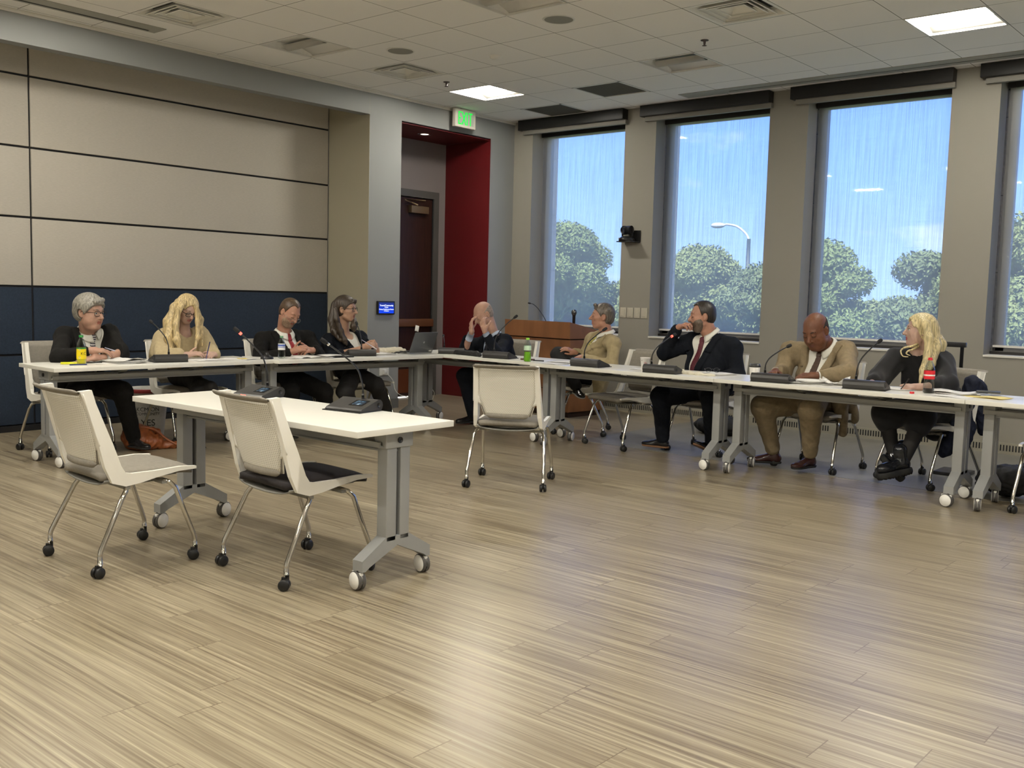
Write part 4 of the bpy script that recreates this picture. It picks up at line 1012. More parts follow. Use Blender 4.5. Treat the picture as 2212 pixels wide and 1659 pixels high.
    if o.get('glasses'):
        gm_ = o['glasses'][0]; gy, gz_ = o['glasses'][1], o['glasses'][2]; m = MB(); rr = o['glasses'][3]
        for q in (-1, 1):
            P = [Vector(W(q*.032+.0250*math.copysign(abs(math.cos(a))**.7, math.cos(a)), gy-.006*abs(q*.032+.0225*math.cos(a)-0)/.05, gz_+.0190*math.copysign(abs(math.sin(a))**.7, math.sin(a)))-base) for a in np.linspace(0, 2*math.pi, 25)]
            m.tube(P, rr, gm_, 6)
            m.tube([Vector(W(q*.0565, gy-.008, gz_+.006)-base), Vector(W(q*.072, gy-.035, gz_+.006)-base), Vector(W(q*.078, .0, gz_+.004)-base), Vector(W(q*.078, -.02, gz_-.006)-base)], rr, gm_, 6)
        m.tube([Vector(W(-.0075, gy, gz_+.004)-base), Vector(W(0, gy+.003, gz_+.008)-base), Vector(W(.0075, gy, gz_+.004)-base)], rr, gm_, 6)
        G_ = m.build('eyeglasses', root)
        for q in (-1, 1):
            l = MB(); ln_ = [Vector(W(q*.032+.0235*math.copysign(abs(math.cos(a))**.7, math.cos(a)), gy-.003, gz_+.0175*math.copysign(abs(math.sin(a))**.7, math.sin(a)))-base) for a in np.linspace(0, 2*math.pi, 20)[:-1]]
            l.add(ln_, [tuple(range(len(ln_)))], glass); l.build('lens', G_)
    for st in o.get('curls', []):
        cm_ = MB(); cm_.tube(bez([Vector(A_(p)-base) for p in st], 6), [.0100-.007*k/(6*(len(st)-1)) for k in range(6*(len(st)-1)+1)], hr['mat'], 8); cm_.build('hair_curl', root)
    # ---- clothing
    gr = o.get('sl', 1.)
    up_arm = [(.060*g*gr, .054*g*gr), (.054*g*gr, .040*gr)]
    sleeves = []
    for S_, E_, W_, k in ((SR, ER, WR, 'R'), (SL, EL, WL, 'L')):
        e = o.get('cuff'+k, .93); We = E_+(W_-E_)*e
        sleeves += [cap(S_, E_, *up_arm[0], .025), cap(E_, We, up_arm[1][0], up_arm[1][0]+(up_arm[1][1]-up_arm[1][0])*e, .02)]
    def wr(Fd, a):   # soft cloth folds
        X, Y, Z = Fd.XYZ(); Fd.F = Fd.F+(a*(np.sin(X*41+Z*17+2*np.sin(Y*23))*np.sin(Z*37-Y*29+1.5*np.sin(X*31)))).astype(np.float32)
    extra = o.get('extra', [])
    if o['top'] in ('suit', 'blazer'):
        shirtm, jm = o['shirt'], o['jacket']
        Fs = Field(*bounds(torso+neck, .05), .006); Fs.add(torso, .004)
        cl_ = []; r0 = .066*o.get('nw', 1.); up2 = nrm(hn-nb)
        if o['top'] == 'suit':
            c0 = nb+up2*.035; e1 = nrm(np.cross(up2, f)); e2 = np.cross(e1, up2)
            ff = nrm(f-up2*np.dot(f, up2)); e1 = np.cross(ff, up2); fp = c0+ff*r0*1.05-up2*.01
            def colr(u, v):   # folded collar: v 0 inner foot, .5 fold, 1 outer leaf edge
                a = rad(12)+u*rad(336); fr_ = max(0, math.cos(a)); dip = .018*fr_
                if v <= .5: rr_ = r0*1.0; zz = -.014+(v/.5)*.036-dip
                else:
                    w_ = (v-.5)/.5; lf = .030+.026*max(0, (math.cos(a)-.55)/.45); rr_ = r0*1.0+.007+.016*w_+.012*fr_*w_; zz = .022-lf*w_-dip
                return tuple(c0+(ff*math.cos(a)+e1*math.sin(a))*rr_+up2*zz-base)
            colm = MB(); colm.grid(colr, 30, 8, o['shirt'], thick=.002)
        Fs.add(cl_)
        Fs2 = Fs.F.copy(); 
        if o['top'] == 'blazer':
            q = Fs.local(nk, fr); Fs.F = np.maximum(Fs.F, -np.where(q[1] > -.02, np.sqrt(q[0]**2+(q[2]*.8)**2+0*q[1])-.07, 1.)).astype(np.float32)
        sh_ = sdf_obj(Fs, 'shirt', [shirtm], root, base)
        if o['top'] == 'suit': colm.build('collar', sh_)
        pads = []
        if o['top'] == 'suit':
            for S_ in (SR, SL):
                out = nrm(S_-(nk-upv*.06)); pads += [cap(S_+out*.012+upv*.022, nk+(S_-nk)*.45+upv*.002, .036*g, .040*g, .03), cap(S_+out*.022-upv*.015, S_+out*.014+upv*.018, .046*g, .034*g, .02)]
        allj = torso+sleeves+extra+pads
        Fj = Field(*bounds(allj, .05), .006); Fj.add(torso, .014*o.get('puff', 1.)); Fj.add(sleeves); Fj.add(pads); Fj.add(extra); wr(Fj, o.get('wr', .003))
        q = Fj.local(nk, fr); vd = o.get('vdepth', .36); vw = o.get('vw', .078)
        vwid = vw*np.clip((q[2]+vd)/vd, 0, 1.3)+.004*(q[2] > -vd)
        gv = (np.abs(q[0])-vwid+0*q[1]); gv = np.where((q[1] > 0.0) & (q[2] > -vd), gv, .2)
        J0 = Fj.F.copy()
        # neck opening, then V, then raised lapels
        nd = np.sqrt(((Fj.XYZ()[0]-nb[0])**2+(Fj.XYZ()[1]-nb[1])**2))-.068*o.get('nw', 1.); nd = np.where(q[2] > -.055, nd, .2)
        lap = np.maximum(np.maximum(J0-.015, gv-.050*np.clip((q[2]+vd)/vd*2.2, .25, 1.15)), np.where(q[1] > .0, -.2, .2))
        Fj.F = np.minimum(J0, lap); cutv = np.minimum(gv, nd); Fj.F = np.maximum(Fj.F, -cutv).astype(np.float32)
        # lapel notch and centre opening under the V
        nt_ = np.maximum(np.abs(q[2]+.115+.35*(np.abs(q[0])-vwid))-.0035, np.maximum(-(np.abs(q[0])-vwid-.014), np.abs(q[0])-vwid-.06)); nt_ = np.where(q[1] > .02, nt_, .2); 
        Fj.F = np.maximum(Fj.F, -(np.maximum(nt_, -(J0+.012)))).astype(np.float32)
        op = np.where((q[1] > .03) & (q[2] <= -vd), np.abs(q[0])-.004-.05*np.clip((-vd-q[2]), 0, 1), .2); Fj.F = np.maximum(Fj.F, -np.maximum(op, -(J0+.014))).astype(np.float32)
        sdf_obj(Fj, 'jacket', [jm], root, base)
        if o.get('tie'):
            Ft = Field(Fs.lo, Fs.lo+Fs.res*(Fs.n-1), .005); Ft.add(torso, .004); Ft.add(cl_); q = Ft.local(nk, fr); tl = o.get('tlen', .40)
            tw = np.interp(-q[2], [-.03, .02, .045, .06, tl-.04, tl], [.024, .024, .016, .020, .047, .0]); s0 = o.get('tslant', 0.)*(-q[2])
            z0 = -.0+np.dot(fp-nk, fr[:, 2])
            Ft.F = np.maximum.reduce([Ft.F-np.where(q[2] > -.045, .016, .009), np.abs(q[0]-s0)-tw, q[2]-z0-.004+0*q[0], -(q[1]-.01)+0*q[0], -(q[2]+tl)+0*q[0]]).astype(np.float32)
            sdf_obj(Ft, 'tie', [o['tie']], root, base)
    else:
        jm = o['jacket']; allj = torso+sleeves+extra
        Fj = Field(*bounds(allj, .05), .006); Fj.add(torso, .012); Fj.add(sleeves); Fj.add(extra); wr(Fj, o.get('wr', .003)); q = Fj.local(nk, fr)
        nr = o.get('neckr', .065); nd = np.sqrt(q[0]**2+(q[1]-.03)**2+(q[2]*o.get('nsq', 1.))**2)-nr; nd = np.minimum(nd, np.where((q[1] > .0) & (q[2] > -.25), np.sqrt(q[0]**2+(q[2]*.7)**2+0*q[1])-nr, .2)) if nr > .07 else nd
        Fj.F = np.maximum(Fj.F, -nd).astype(np.float32)
        sdf_obj(Fj, o.get('topname', 'sweater'), [jm], root, base)
    if o.get('cuffm'):
        for E_, W_, k in ((ER, WR, 'R'), (EL, WL, 'L')):
            if k not in o.get('cuffs', 'RL'): continue
            e = o.get('cuff'+k, .93); d = W_-E_; m = MB(); a = E_+d*(e-.06)-base; b = E_+d*(e+o.get('cufl', .07))-base
            m.tube([Vector(a), Vector(b)], [.037*gr, .034*gr], o['cuffm'], 18); m.build('shirt_cuff', root)
    # ---- trousers or skirt
    tr = []
    lw = o.get('lw', 1.)
    if o.get('legs', 'trousers') == 'trousers':
        for H_, K_, A2 in ((HR_, KR, AR), (HL_, KL, AL)):
            e = o.get('hem', .95); tr += [cap(H_, K_, .092*g*lw, .072*g*lw, .05), cap(K_, K_+(A2-K_)*e, .068*g*lw, .058*lw, .025)]
        tr += [ell(B(0, -.01, .02), fr, (.172*g, .135*g, .105), .05)]
        Ft = Field(*bounds(tr, .05), .007); Ft.add(tr); wr(Ft, min(.003, o.get('wr', .003))); 
        sdf_obj(Ft, 'trousers', [o['trousers']], root, base)
    else:
        for H_, K_, A2 in ((HR_, KR, AR), (HL_, KL, AL)): tr += [cap(H_, K_, .088*g, .066*g, .04), cap(K_, A2, .058*g, .040, .02)]
        Ft = Field(*bounds(tr, .05), .007); Ft.add(tr); sdf_obj(Ft, o.get('legname', 'tights'), [o['trousers']], root, base)
        sp_ = [ell(B(0, -.01, .03), fr, (.20*g, .17*g, .13), .05), cap(HR_, KR, .105*g, .075*g, .05), cap(HL_, KL, .105*g, .075*g, .05), cap((HL_+HR_)/2, (KL+KR)/2, .10, .07, .06), cap(KR, KR+(AR-KR)*.22, .075*g, .07*g, .05), cap(KL, KL+(AL-KL)*.2, .075*g, .07*g, .05)]+o.get('skirtx', [])
        Fk = Field(*bounds(sp_, .05), .007); Fk.add(sp_); wr(Fk, .003); sdf_obj(Fk, 'skirt', [o['jacket']], root, base)
    # ---- shoes
    for k, A2 in (('R', AR), ('L', AL)):
        sh = o.get('shoe'+k)
        if not sh: continue
        d = nrm(sh['d']); u = nrm(sh.get('u', (0, 0, 1))-d*np.dot(sh.get('u', (0, 0, 1)), d)); r_ = np.cross(d, u); R3 = np.stack([r_, d, u], 1); s_ = sh.get('s', 1.); hl = A2-u*sh.get('h', .065)
        at = lambda x, y, z: hl+R3@(A_([x, y, z])*s_)
        if sh.get('kind', 'dress') == 'dress':
            Pp = [ell(at(0, -.01, .035), R3, (.036*s_, .048*s_, .042*s_), .02), cap(at(0, 0, .05), at(0, .10, .022), .034*s_, .030*s_, .02), ell(at(0, .135, .018), R3, (.042*s_, .070*s_, .026*s_), .02), cap(at(0, .0, .07), at(0, -.005, .09), .034*s_, .034*s_, .015)]
            Fq = Field(*bounds(Pp, .02), .0045); Fq.add(Pp); q = Fq.local(hl, R3); Fq.F = np.maximum(Fq.F, -(q[2]-.006*s_)+0*q[0]).astype(np.float32); so_ = sdf_obj(Fq, 'shoe', [o['shoem']], root, base)
            Pp = [ell(at(0, .125, .006), R3, (.045*s_, .078*s_, .03*s_), .02), cap(at(0, .0, .006), at(0, .08, .006), .036*s_, .038*s_, .02), ell(at(0, -.015, .006), R3, (.038*s_, .045*s_, .03*s_), .02)]
            Fq = Field(*bounds(Pp, .02), .004); Fq.add(Pp); q = Fq.local(hl, R3); Fq.F = np.maximum(Fq.F, np.abs(q[2]-.002*s_)-.008*s_+0*q[0]).astype(np.float32); sdf_obj(Fq, 'sole', [o['solem']], so_, base)
            for z in range(3):
                m = MB(); m.tube([Vector(at(-.018, .055+z*.018, .052-z*.008)-base), Vector(at(0, .057+z*.018, .060-z*.008)-base), Vector(at(.018, .055+z*.018, .052-z*.008)-base)], .0022, o['shoem'], 6); m.build('shoelace', so_)
        elif sh['kind'] == 'boot':
            Pp = [ell(at(0, -.01, .05), R3, (.045*s_, .055*s_, .055*s_), .02), cap(at(0, 0, .06), at(0, .10, .045), .042*s_, .040*s_, .02), ell(at(0, .14, .045), R3, (.05*s_, .07*s_, .042*s_), .02), cap(at(0, -.005, .09), at(0, -.005, .15), .047*s_, .052*s_, .015)]
            Fq = Field(*bounds(Pp, .02), .0045); Fq.add(Pp); q = Fq.local(hl, R3); Fq.F = np.maximum(Fq.F, -(q[2]-.015*s_)+0*q[0]).astype(np.float32); so_ = sdf_obj(Fq, 'boot', [o['shoem']], root, base)
            Pp = [ell(at(0, .13, .0), R3, (.058*s_, .088*s_, .06*s_), .02), cap(at(0, .0, .0), at(0, .08, .0), .048*s_, .050*s_, .02), ell(at(0, -.015, .0), R3, (.050*s_, .058*s_, .05*s_), .02)]
            Fq = Field(*bounds(Pp, .03), .0045); Fq.add(Pp); q = Fq.local(hl, R3); zc = np.where(np.sin(q[1]*230) > .2, -.030, -.020)*s_
            Fq.F = np.maximum(Fq.F, np.maximum(q[2]-.020*s_, zc-q[2])+0*q[0]).astype(np.float32); sdf_obj(Fq, 'lug_sole', [o['solem']], so_, base)
        elif sh['kind'] == 'sandal':
            m = MB(); P_ = [(-.03, -.03), (.03, -.03), (.034, .05), (.040, .13), (.030, .175), (0, .19), (-.030, .175), (-.040, .13), (-.034, .05)]
            MM = Matrix.Translation(Vector(hl-base)) @ Matrix([list(R3[i])+[0] for i in range(3)]+[[0, 0, 0, 1]]); m.prism(P_, -.014, -.002, o['shoem'], MM)
            so_ = m.build('sandal_sole', root); m = MB(); m.tube([MM@Vector(p) for p in ((-.040, .12, .0), (-.034, .125, .030), (0, .13, .042), (.034, .125, .030), (.040, .12, 0))], .011, o['shoem'], 8); m.build('toe_strap', so_)
            m = MB(); m.tube([MM@Vector(p) for p in ((-.034, .0, .0), (-.036, .01, .05), (0, .035, .075), (.036, .01, .05), (.034, 0, 0))], .006, o['shoem'], 8); m.build('ankle_strap', so_)
    return root
# ---- who sits where
sk_fair = skinmat('skin_fair', (.42, .245, .175)); sk_ruddy = skinmat('skin_ruddy', (.38, .195, .13)); sk_tan = skinmat('skin_light_tan', (.40, .235, .155)); sk_brown = skinmat('skin_brown', (.135, .052, .024)); sk_pale = skinmat('skin_pale', (.46, .30, .235))
blacksuit = mat('black_wool', (.006, .0055, .005), .9, noise=.2, nscale=70, bump=.2, bscale=300, spec=.25); navysuit = mat('navy_wool', (.0045, .006, .010), .9, noise=.2, nscale=70, bump=.2, bscale=300, spec=.25)
whites = mat('white_shirt', (.68, .67, .60), .7, bump=.1, bscale=60); blues = mat('pale_blue_shirt', (.36, .42, .52), .7, noise=.08, nscale=60)
tansuit = mat('tan_linen_jacket', (.335, .27, .15), .9, noise=.10, nscale=30, bump=.5, bscale=26); browntan = mat('tan_wool_suit', (.215, .165, .095), .9, noise=.12, nscale=30, bump=.5, bscale=26)
beigek = mat('beige_knit', (.42, .34, .20), .95, noise=.08, nscale=40, bump=.3, bscale=160); blackknit = mat('black_knit_dress', (.006, .006, .007), .95, sheen=.1); blackt = mat('black_tights', (.010, .009, .009), .8)
shoeb = mat('black_leather', (.010, .009, .009), .22); shoebr = mat('oxblood_leather', (.035, .012, .010), .22); solet = mat('tan_sole', (.18, .09, .04), .6); soleb = mat('black_rubber', (.012, .012, .011), .7)
def stripe_mat(name, c1, c2, f, ang, th=.5):
    m = bpy.data.materials.new(name); m.use_nodes = True; nt = m.node_tree; b = nt.nodes['Principled BSDF']; b.inputs['Roughness'].default_value = .5
    tc = N(nt, 'ShaderNodeTexCoord'); mp = N(nt, 'ShaderNodeMapping'); mp.inputs['Rotation'].default_value = ang; L(nt, tc.outputs['Object'], mp.inputs[0])
    w = N(nt, 'ShaderNodeTexWave', i_Scale=f, i_Distortion=.6); L(nt, mp.outputs[0], w.inputs['Vector']); r = ramp(nt, [(th-.04, c1), (th+.04, c2)]); L(nt, w.outputs['Fac'], r.inputs[0]); L(nt, r.outputs[0], b.inputs['Base Color']); return m
tie1 = stripe_mat('striped_tie', (.035, .032, .045), (.52, .50, .48), 22, (0, rad(55), 0)); tie3 = mat('red_tie', (.20, .004, .010), .4, noise=.3, nscale=60); tie7 = mat('burgundy_tie', (.075, .006, .014), .5, noise=.4, nscale=180); tie8 = mat('brown_tie', (.055, .028, .018), .5, noise=.4, nscale=90)
tie6 = mat('yellow_paisley_tie', (.36, .33, .09), .5, noise=.75, nscale=75)
UPZ = A_([0, 0, 1.])
PEOPLE = []
def add(**k): PEOPLE.append(k)
# 1 grey-haired man
add(id='p1', label='grey-haired person with dark glasses, black suit and striped tie, arms crossed on the table', skin=sk_fair, lips=(.30, .10, .07), brow=(.16, .14, .11), az=2, g=1.12, belly=.03,
    hip=(.50, -5.97, .575), neck=LX(192, 716, .66), head=LX(194, 675, .745), hs=1.10, haz=22, hp=-6, jaw=1.12, fat=.02, nw=1.1, gaze=.3,
    SR=LX(138, 726, .60), SL=LX(238, 722, .66), ER=LX(126, 772, .86), EL=LX(262, 764, .93), WR=LX(196, 757, 1.0), WL=LX(222, 771, 1.02),
    handR=dict(w=LX(198, 757, 1.0), d=LX(235, 757, 1.03)-LX(198, 757, 1.0), n=A_([.25, 0, 1.]), side='R', curl=(.35, .35, .25), s=1.0), handL=dict(w=LX(212, 773, 1.02), d=LX(180, 776, 1.02)-LX(215, 773, 1.02), n=A_([.3, 0, 1.]), side='L', curl=(.25, .3, .2)),
    KR=LX(165, 848, 1.0), KL=LX(264, 846, 1.03), AR=(.74, -6.18, .10), AL=(.93, -5.72, .10), shoeR=dict(d=(.9, -.35, 0)), shoeL=dict(d=(1, .1, 0)), shoem=shoeb, solem=soleb,
    top='suit', shirt=whites, jacket=blacksuit, tie=tie1, trousers=blacksuit, cuffm=whites, cuffR=.80, cuffL=.84, cuffs='L', vw=.088, vdepth=.40,
    extra=[cap(LX(135, 830, .60), LX(95, 850, .52), .05, .045, .05), cap(LX(110, 850, .50), LX(108, 878, .50), .05, .03, .05)],
    hair=dict(line='full', t=.024, mat=hairmat('hair_grey', (.27, .255, .215), .35, .8), nape=-.075, amp=.003, fr=14, tw=60, fwd=.012, puffs=[((-.03, .075, .10), (.045, .085, .088), .02, .016), ((-.075, .01, .05), (-.078, -.04, .03), .02, .022), ((0, -.1, .02), (0, -.09, -.04), .03, .02)]),
    glasses=(mat('glasses_dark', (.02, .015, .012), .25), .100, .004, .0022))
# 2 blonde woman in beige
hb = hairmat('hair_blonde', (.52, .40, .20), .5, .5)
h2 = LX(404, 668, .80)
add(id='p2', label='person with long blonde hair, black glasses and beige sweater looking down and writing', skin=sk_pale, lips=(.30, .09, .08), brow=(.16, .11, .06), az=4, g=.92, bust=True,
    hip=(.60, -5.05, .565), neck=LX(397, 714, .71), head=h2, hs=.95, haz=-2, hp=-30, hr=4, eyes='down', nw=.85,
    SR=LX(359, 727, .67), SL=LX(432, 722, .71), ER=LX(352, 768, .88), EL=LX(456, 764, .92), WR=LX(404, 767, 1.03), WL=LX(464, 766, 1.04),
    handR=dict(w=LX(404, 767, 1.03), d=LX(430, 763, 1.07)-LX(405, 768, 1.03), n=A_([.2, -.5, 1.]), side='R', curl=(.35, .45, .3), s=.88, thumb=(.9, -.3)), handL=dict(w=LX(466, 766, 1.04), d=LX(446, 764, 1.12)-LX(466, 766, 1.04), n=A_([.4, .35, .8]), side='L', curl=(.8, .9, .5), s=.88),
    KR=LX(425, 846, 1.10), KL=LX(455, 838, 1.16), AR=(1.03, -5.26, .12), AL=LX(500, 905, 1.20), feet=chain([A_([1.03, -5.26, .12]), A_([1.05, -5.26, .06]), A_([1.14, -5.27, .035]), A_([1.18, -5.27, .025])], [.030, .032, .034, .018])+chain([LX(500, 905, 1.20), LX(507, 914, 1.24), LX(522, 926, 1.30)], [.030, .034, .020]),
    shoeR=dict(d=(1, -.02, 0), kind='sandal', h=.10), shoeL=dict(d=LX(522, 932, 1.30)-LX(500, 905, 1.22), kind='sandal', h=.045), shoem=mat('black_sandal', (.01, .01, .01), .4), solem=soleb, legs='trousers', hem=.86, lw=.78, trousers=blackt,
    top='knit', jacket=beigek, sl=1.35, cuffR=.62, cuffL=.80, neckr=.060, topname='sweater', wr=.004,
    extra=[cap(LX(350, 735, .66), LX(345, 765, .78), .07, .09, .06), cap(LX(434, 730, .70), LX(450, 760, .84), .06, .07, .06)],
    hair=dict(line='part', t=.018, mat=hb, nape=-.2, ears=False, amp=.0030, fr=16, tw=10, fwd=.004,
      locks=[[LX(398, 645, .80), LX(378, 664, .80), LX(368, 698, .82), LX(364, 730, .86), LX(374, 764, .91)], [LX(404, 646, .86), LX(386, 670, .885), LX(380, 702, .90), LX(382, 735, .93), LX(392, 764, .96)], [LX(388, 655, .70), LX(364, 695, .72), LX(356, 738, .76)],
             [LX(412, 645, .85), LX(423, 664, .90), LX(427, 695, .90), LX(427, 728, .93), LX(421, 756, .96)], [LX(418, 655, .76), LX(433, 690, .80), LX(437, 745, .88)]], lr=[[.032, .037, .037, .034, .014], [.020, .022, .025, .025, .011], [.045, .043, .020], [.017, .015, .018, .018, .008], [.027, .023, .011]]),
    glasses=(mat('glasses_black', (.008, .008, .008), .25), .103, .0, .0024))
# 3 man with red tie
add(id='p3', label='person in a black suit and red tie, head bowed over clasped hands', skin=sk_ruddy, lips=(.28, .09, .06), brow=(.14, .08, .04), az=0, g=1.12, belly=.03,
    hip=(.78, -4.16, .575), neck=LX(613, 719, .86), head=LX(626, 675, .95), hs=1.02, haz=4, hp=-33, hr=6, eyes='down', jaw=1.1, fat=.012, nw=1.08,
    SR=LX(566, 735, .79), SL=LX(666, 731, .83), ER=LX(560, 776, 1.0), EL=LX(688, 768, 1.08), WR=LX(630, 759, 1.18), WL=LX(676, 757, 1.20),
    handR=dict(w=LX(632, 759, 1.18), d=LX(655, 749, 1.22)-LX(632, 757, 1.18), n=A_([.4, -.5, .7]), side='R', curl=(.4, .9, .5), thumb=(.9, -.2)), handL=dict(w=LX(675, 757, 1.20), d=LX(650, 753, 1.23)-LX(675, 756, 1.20), n=A_([.5, .3, .7]), side='L', curl=(.6, .9, .5), thumb=(.9, -.2)),
    KR=LX(628, 850, 1.24), KL=LX(700, 846, 1.28), AR=(1.18, -4.42, .10), AL=(1.2, -3.95, .10), shoeR=dict(d=(1, -.1, 0)), shoeL=dict(d=(1, .1, 0)), shoem=shoeb, solem=soleb,
    top='suit', shirt=whites, jacket=blacksuit, tie=tie3, trousers=blacksuit, cuffm=whites, cuffR=.86, cuffL=.88, vw=.080, vdepth=.42, tlen=.44,
    hair=dict(line='reced', t=.009, mat=hairmat('hair_brown', (.075, .045, .024), .5, .6), nape=-.07, amp=.001, fr=30), beard=dict(t=.0025, mat=mat('beard_stubble', (.27, .18, .12), .8, noise=.4, nscale=120)),
    glasses=(mat('glasses_wire', (.35, .35, .34), .2, metal=.8), .112, -.018, .0013))
# 4 dark-haired woman
hd = hairmat('hair_dark_brown', (.040, .026, .015), .5, .5)
add(id='p4', label='person with long dark hair, glasses, black blazer and white top, holding a pen', skin=sk_tan, lips=(.25, .08, .06), brow=(.05, .03, .02), az=12, g=1.0, bust=True,
    hip=(.90, -3.42, .565), neck=LX(741, 717, .86), head=LX(747, 668, .91), hs=1.02, haz=26, hp=-2, jaw=1.05, nw=.92, gaze=.2, lash=True,
    SR=LX(708, 736, .80), SL=LX(779, 730, .88), ER=LX(712, 772, 1.05), EL=LX(800, 768, 1.15), WR=LX(783, 752, 1.24), WL=LX(812, 760, 1.24),
    handR=dict(w=LX(784, 751, 1.24), d=LX(802, 744, 1.28)-LX(784, 750, 1.24), n=A_([.5, -.5, .6]), side='R', curl=(.45, .8, .4), s=.92), handL=dict(w=LX(815, 760, 1.24), d=LX(812, 744, 1.27)-LX(815, 759, 1.24), n=A_([.8, .4, .2]), side='L', curl=(.5, .8, .5), s=.92),
    KR=LX(745, 846, 1.34), KL=LX(812, 832, 1.32), AR=(1.26, -3.62, .10), AL=(1.15, -3.15, .10), shoeR=dict(d=(1, -.1, 0)), shoeL=dict(d=(1, .3, 0)), shoem=shoeb, solem=soleb, trousers=blackt, lw=1.1,
    top='blazer', shirt=whites, jacket=navysuit, vw=.085, vdepth=.60, cuffR=.34, cuffL=.6, wr=.003,
    hair=dict(line='woman', t=.017, mat=hd, nape=-.2, ears=True, amp=.0022, fr=18, tw=10, fwd=.004,
      puffs=[((-.045, .072, .085), (-.062, .062, .045), .016, .010), ((.02, .088, .085), (.050, .078, .045), .018, .010)],
      locks=[[LX(724, 668, .95), LX(727, 690, .98), LX(735, 715, 1.0), LX(744, 735, 1.03), LX(748, 743, 1.04)], [LX(725, 660, .84), LX(718, 690, .84), LX(722, 715, .92), LX(734, 735, 1.0)], [LX(765, 690, .96), LX(764, 705, 1.03), LX(765, 713, 1.04)]], lr=[[.020, .026, .028, .026, .014], [.045, .042, .034, .014], [.022, .030, .018]]),
    glasses=(mat('glasses_brown', (.05, .03, .02), .25), .101, .004, .0022))
# 5 bald man, hands to his eyes
add(id='p5', label='bald person in a dark suit with pale blue cuffs covering both eyes with his fingers', skin=sk_fair, lips=(.30, .10, .07), brow=(.2, .16, .12), az=-102, g=1.12, belly=.02,
    hip=(1.66, -2.03, .575), neck=LY(1066, 726, -2.20), head=LY(1044, 679, -2.27), hs=1.04, haz=-112, hp=-34, eyes='down', fat=.01, nw=1.05,
    SR=LY(1020, 748, -2.22), SL=LY(1092, 738, -2.12), ER=LY(1001, 764, -2.42), EL=LY(1076, 768, -2.40), WR=LY(1019, 717, -2.50), WL=LY(1048, 718, -2.50),
    handR=dict(w=LY(1019, 714, -2.50), d=LY(1017, 690, -2.47)-LY(1019, 714, -2.50), n=A_([-.5, -.85, .0]), side='R', each=[(.5, .5, .3), (.45, .5, .3), (.4, .5, .3), (.4, .5, .3)], thumb=(.6, .6), s=1.0), handL=dict(w=LY(1047, 714, -2.50), d=LY(1040, 690, -2.475)-LY(1047, 714, -2.50), n=A_([.1, -1, .1]), side='L', each=[(.4, .5, .3), (.35, .45, .3), (.35, .45, .3), (.3, .5, .3)], thumb=(.8, .6), s=1.0),
    KR=LY(1003, 812, -2.50), KL=LY(1080, 815, -2.50), AR=LY(1022, 898, -2.36), AL=LY(1085, 905, -2.36), shoeR=dict(d=(-.3, -1, 0)), shoeL=dict(d=(.1, -1, 0)), shoem=shoeb, solem=soleb,
    top='suit', shirt=blues, jacket=navysuit, trousers=navysuit, cuffm=blues, cuffR=.72, cuffL=.76, cufl=.22, vw=.05, vdepth=.36, tie=mat('dark_tie', (.02, .02, .03), .5),
    hair=dict(line='sides', t=.003, mat=mat('hair_thin_grey', (.30, .24, .20), .8, noise=.3, nscale=90), nape=-.07, amp=.0))
# 6 man in khaki jacket
add(id='p6', label='person in a khaki jacket and yellow tie leaning back in profile with legs crossed', skin=sk_ruddy, lips=(.27, .085, .06), brow=(.10, .06, .035), az=-158, g=1.04, belly=.015,
    hip=(2.72, -1.86, .60), neck=LY(1311, 722, -1.98), head=LY(1301, 684, -2.02), hs=1.02, haz=-142, hp=2, eyes='down', nw=1.05, nose=1.15,
    SR=LY(1278, 734, -1.78), SL=LY(1326, 744, -2.14), ER=LY(1262, 770, -1.80), EL=LY(1322, 790, -2.20), WR=LY(1242, 763, -2.0), WL=LY(1262, 773, -2.24),
    handR=dict(w=LY(1242, 763, -2.0), d=LY(1228, 755, -2.06)-LY(1242, 763, -2.0), n=A_([.3, -.3, .9]), side='R', curl=(.4, .5, .3)), handL=dict(w=LY(1264, 773, -2.24), d=LY(1238, 768, -2.22)-LY(1264, 773, -2.24), n=A_([.1, -.3, .9]), side='L', curl=(.4, .5, .3)),
    KR=LY(1206, 806, -1.92), KL=LY(1206, 766, -2.10), AR=LY(1205, 880, -2.0), AL=LY(1246, 836, -2.16), shoeR=dict(d=(-.9, -.5, 0)), shoeL=dict(d=LY(1262, 850, -2.26)-LY(1246, 838, -2.16), s=.9), shoem=shoeb, solem=mat('pale_sole', (.5, .5, .48), .6),
    top='suit', shirt=whites, jacket=tansuit, tie=tie6, trousers=mat('charcoal_trousers', (.012, .012, .013), .9), vw=.10, vdepth=.50, tlen=.50, wr=.004, cuffL=.95, cuffR=.95,
    extra=[cap(LY(1300, 800, -2.10), LY(1295, 850, -2.12), .10, .06, .07)],
    hair=dict(line='full', t=.013, mat=hairmat('hair_salt_pepper', (.115, .095, .075), .35, .5), nape=-.08, amp=.0015, fr=20, tw=40, puffs=[((-.03, .072, .105), (.03, .072, .105), .018, .018)]))
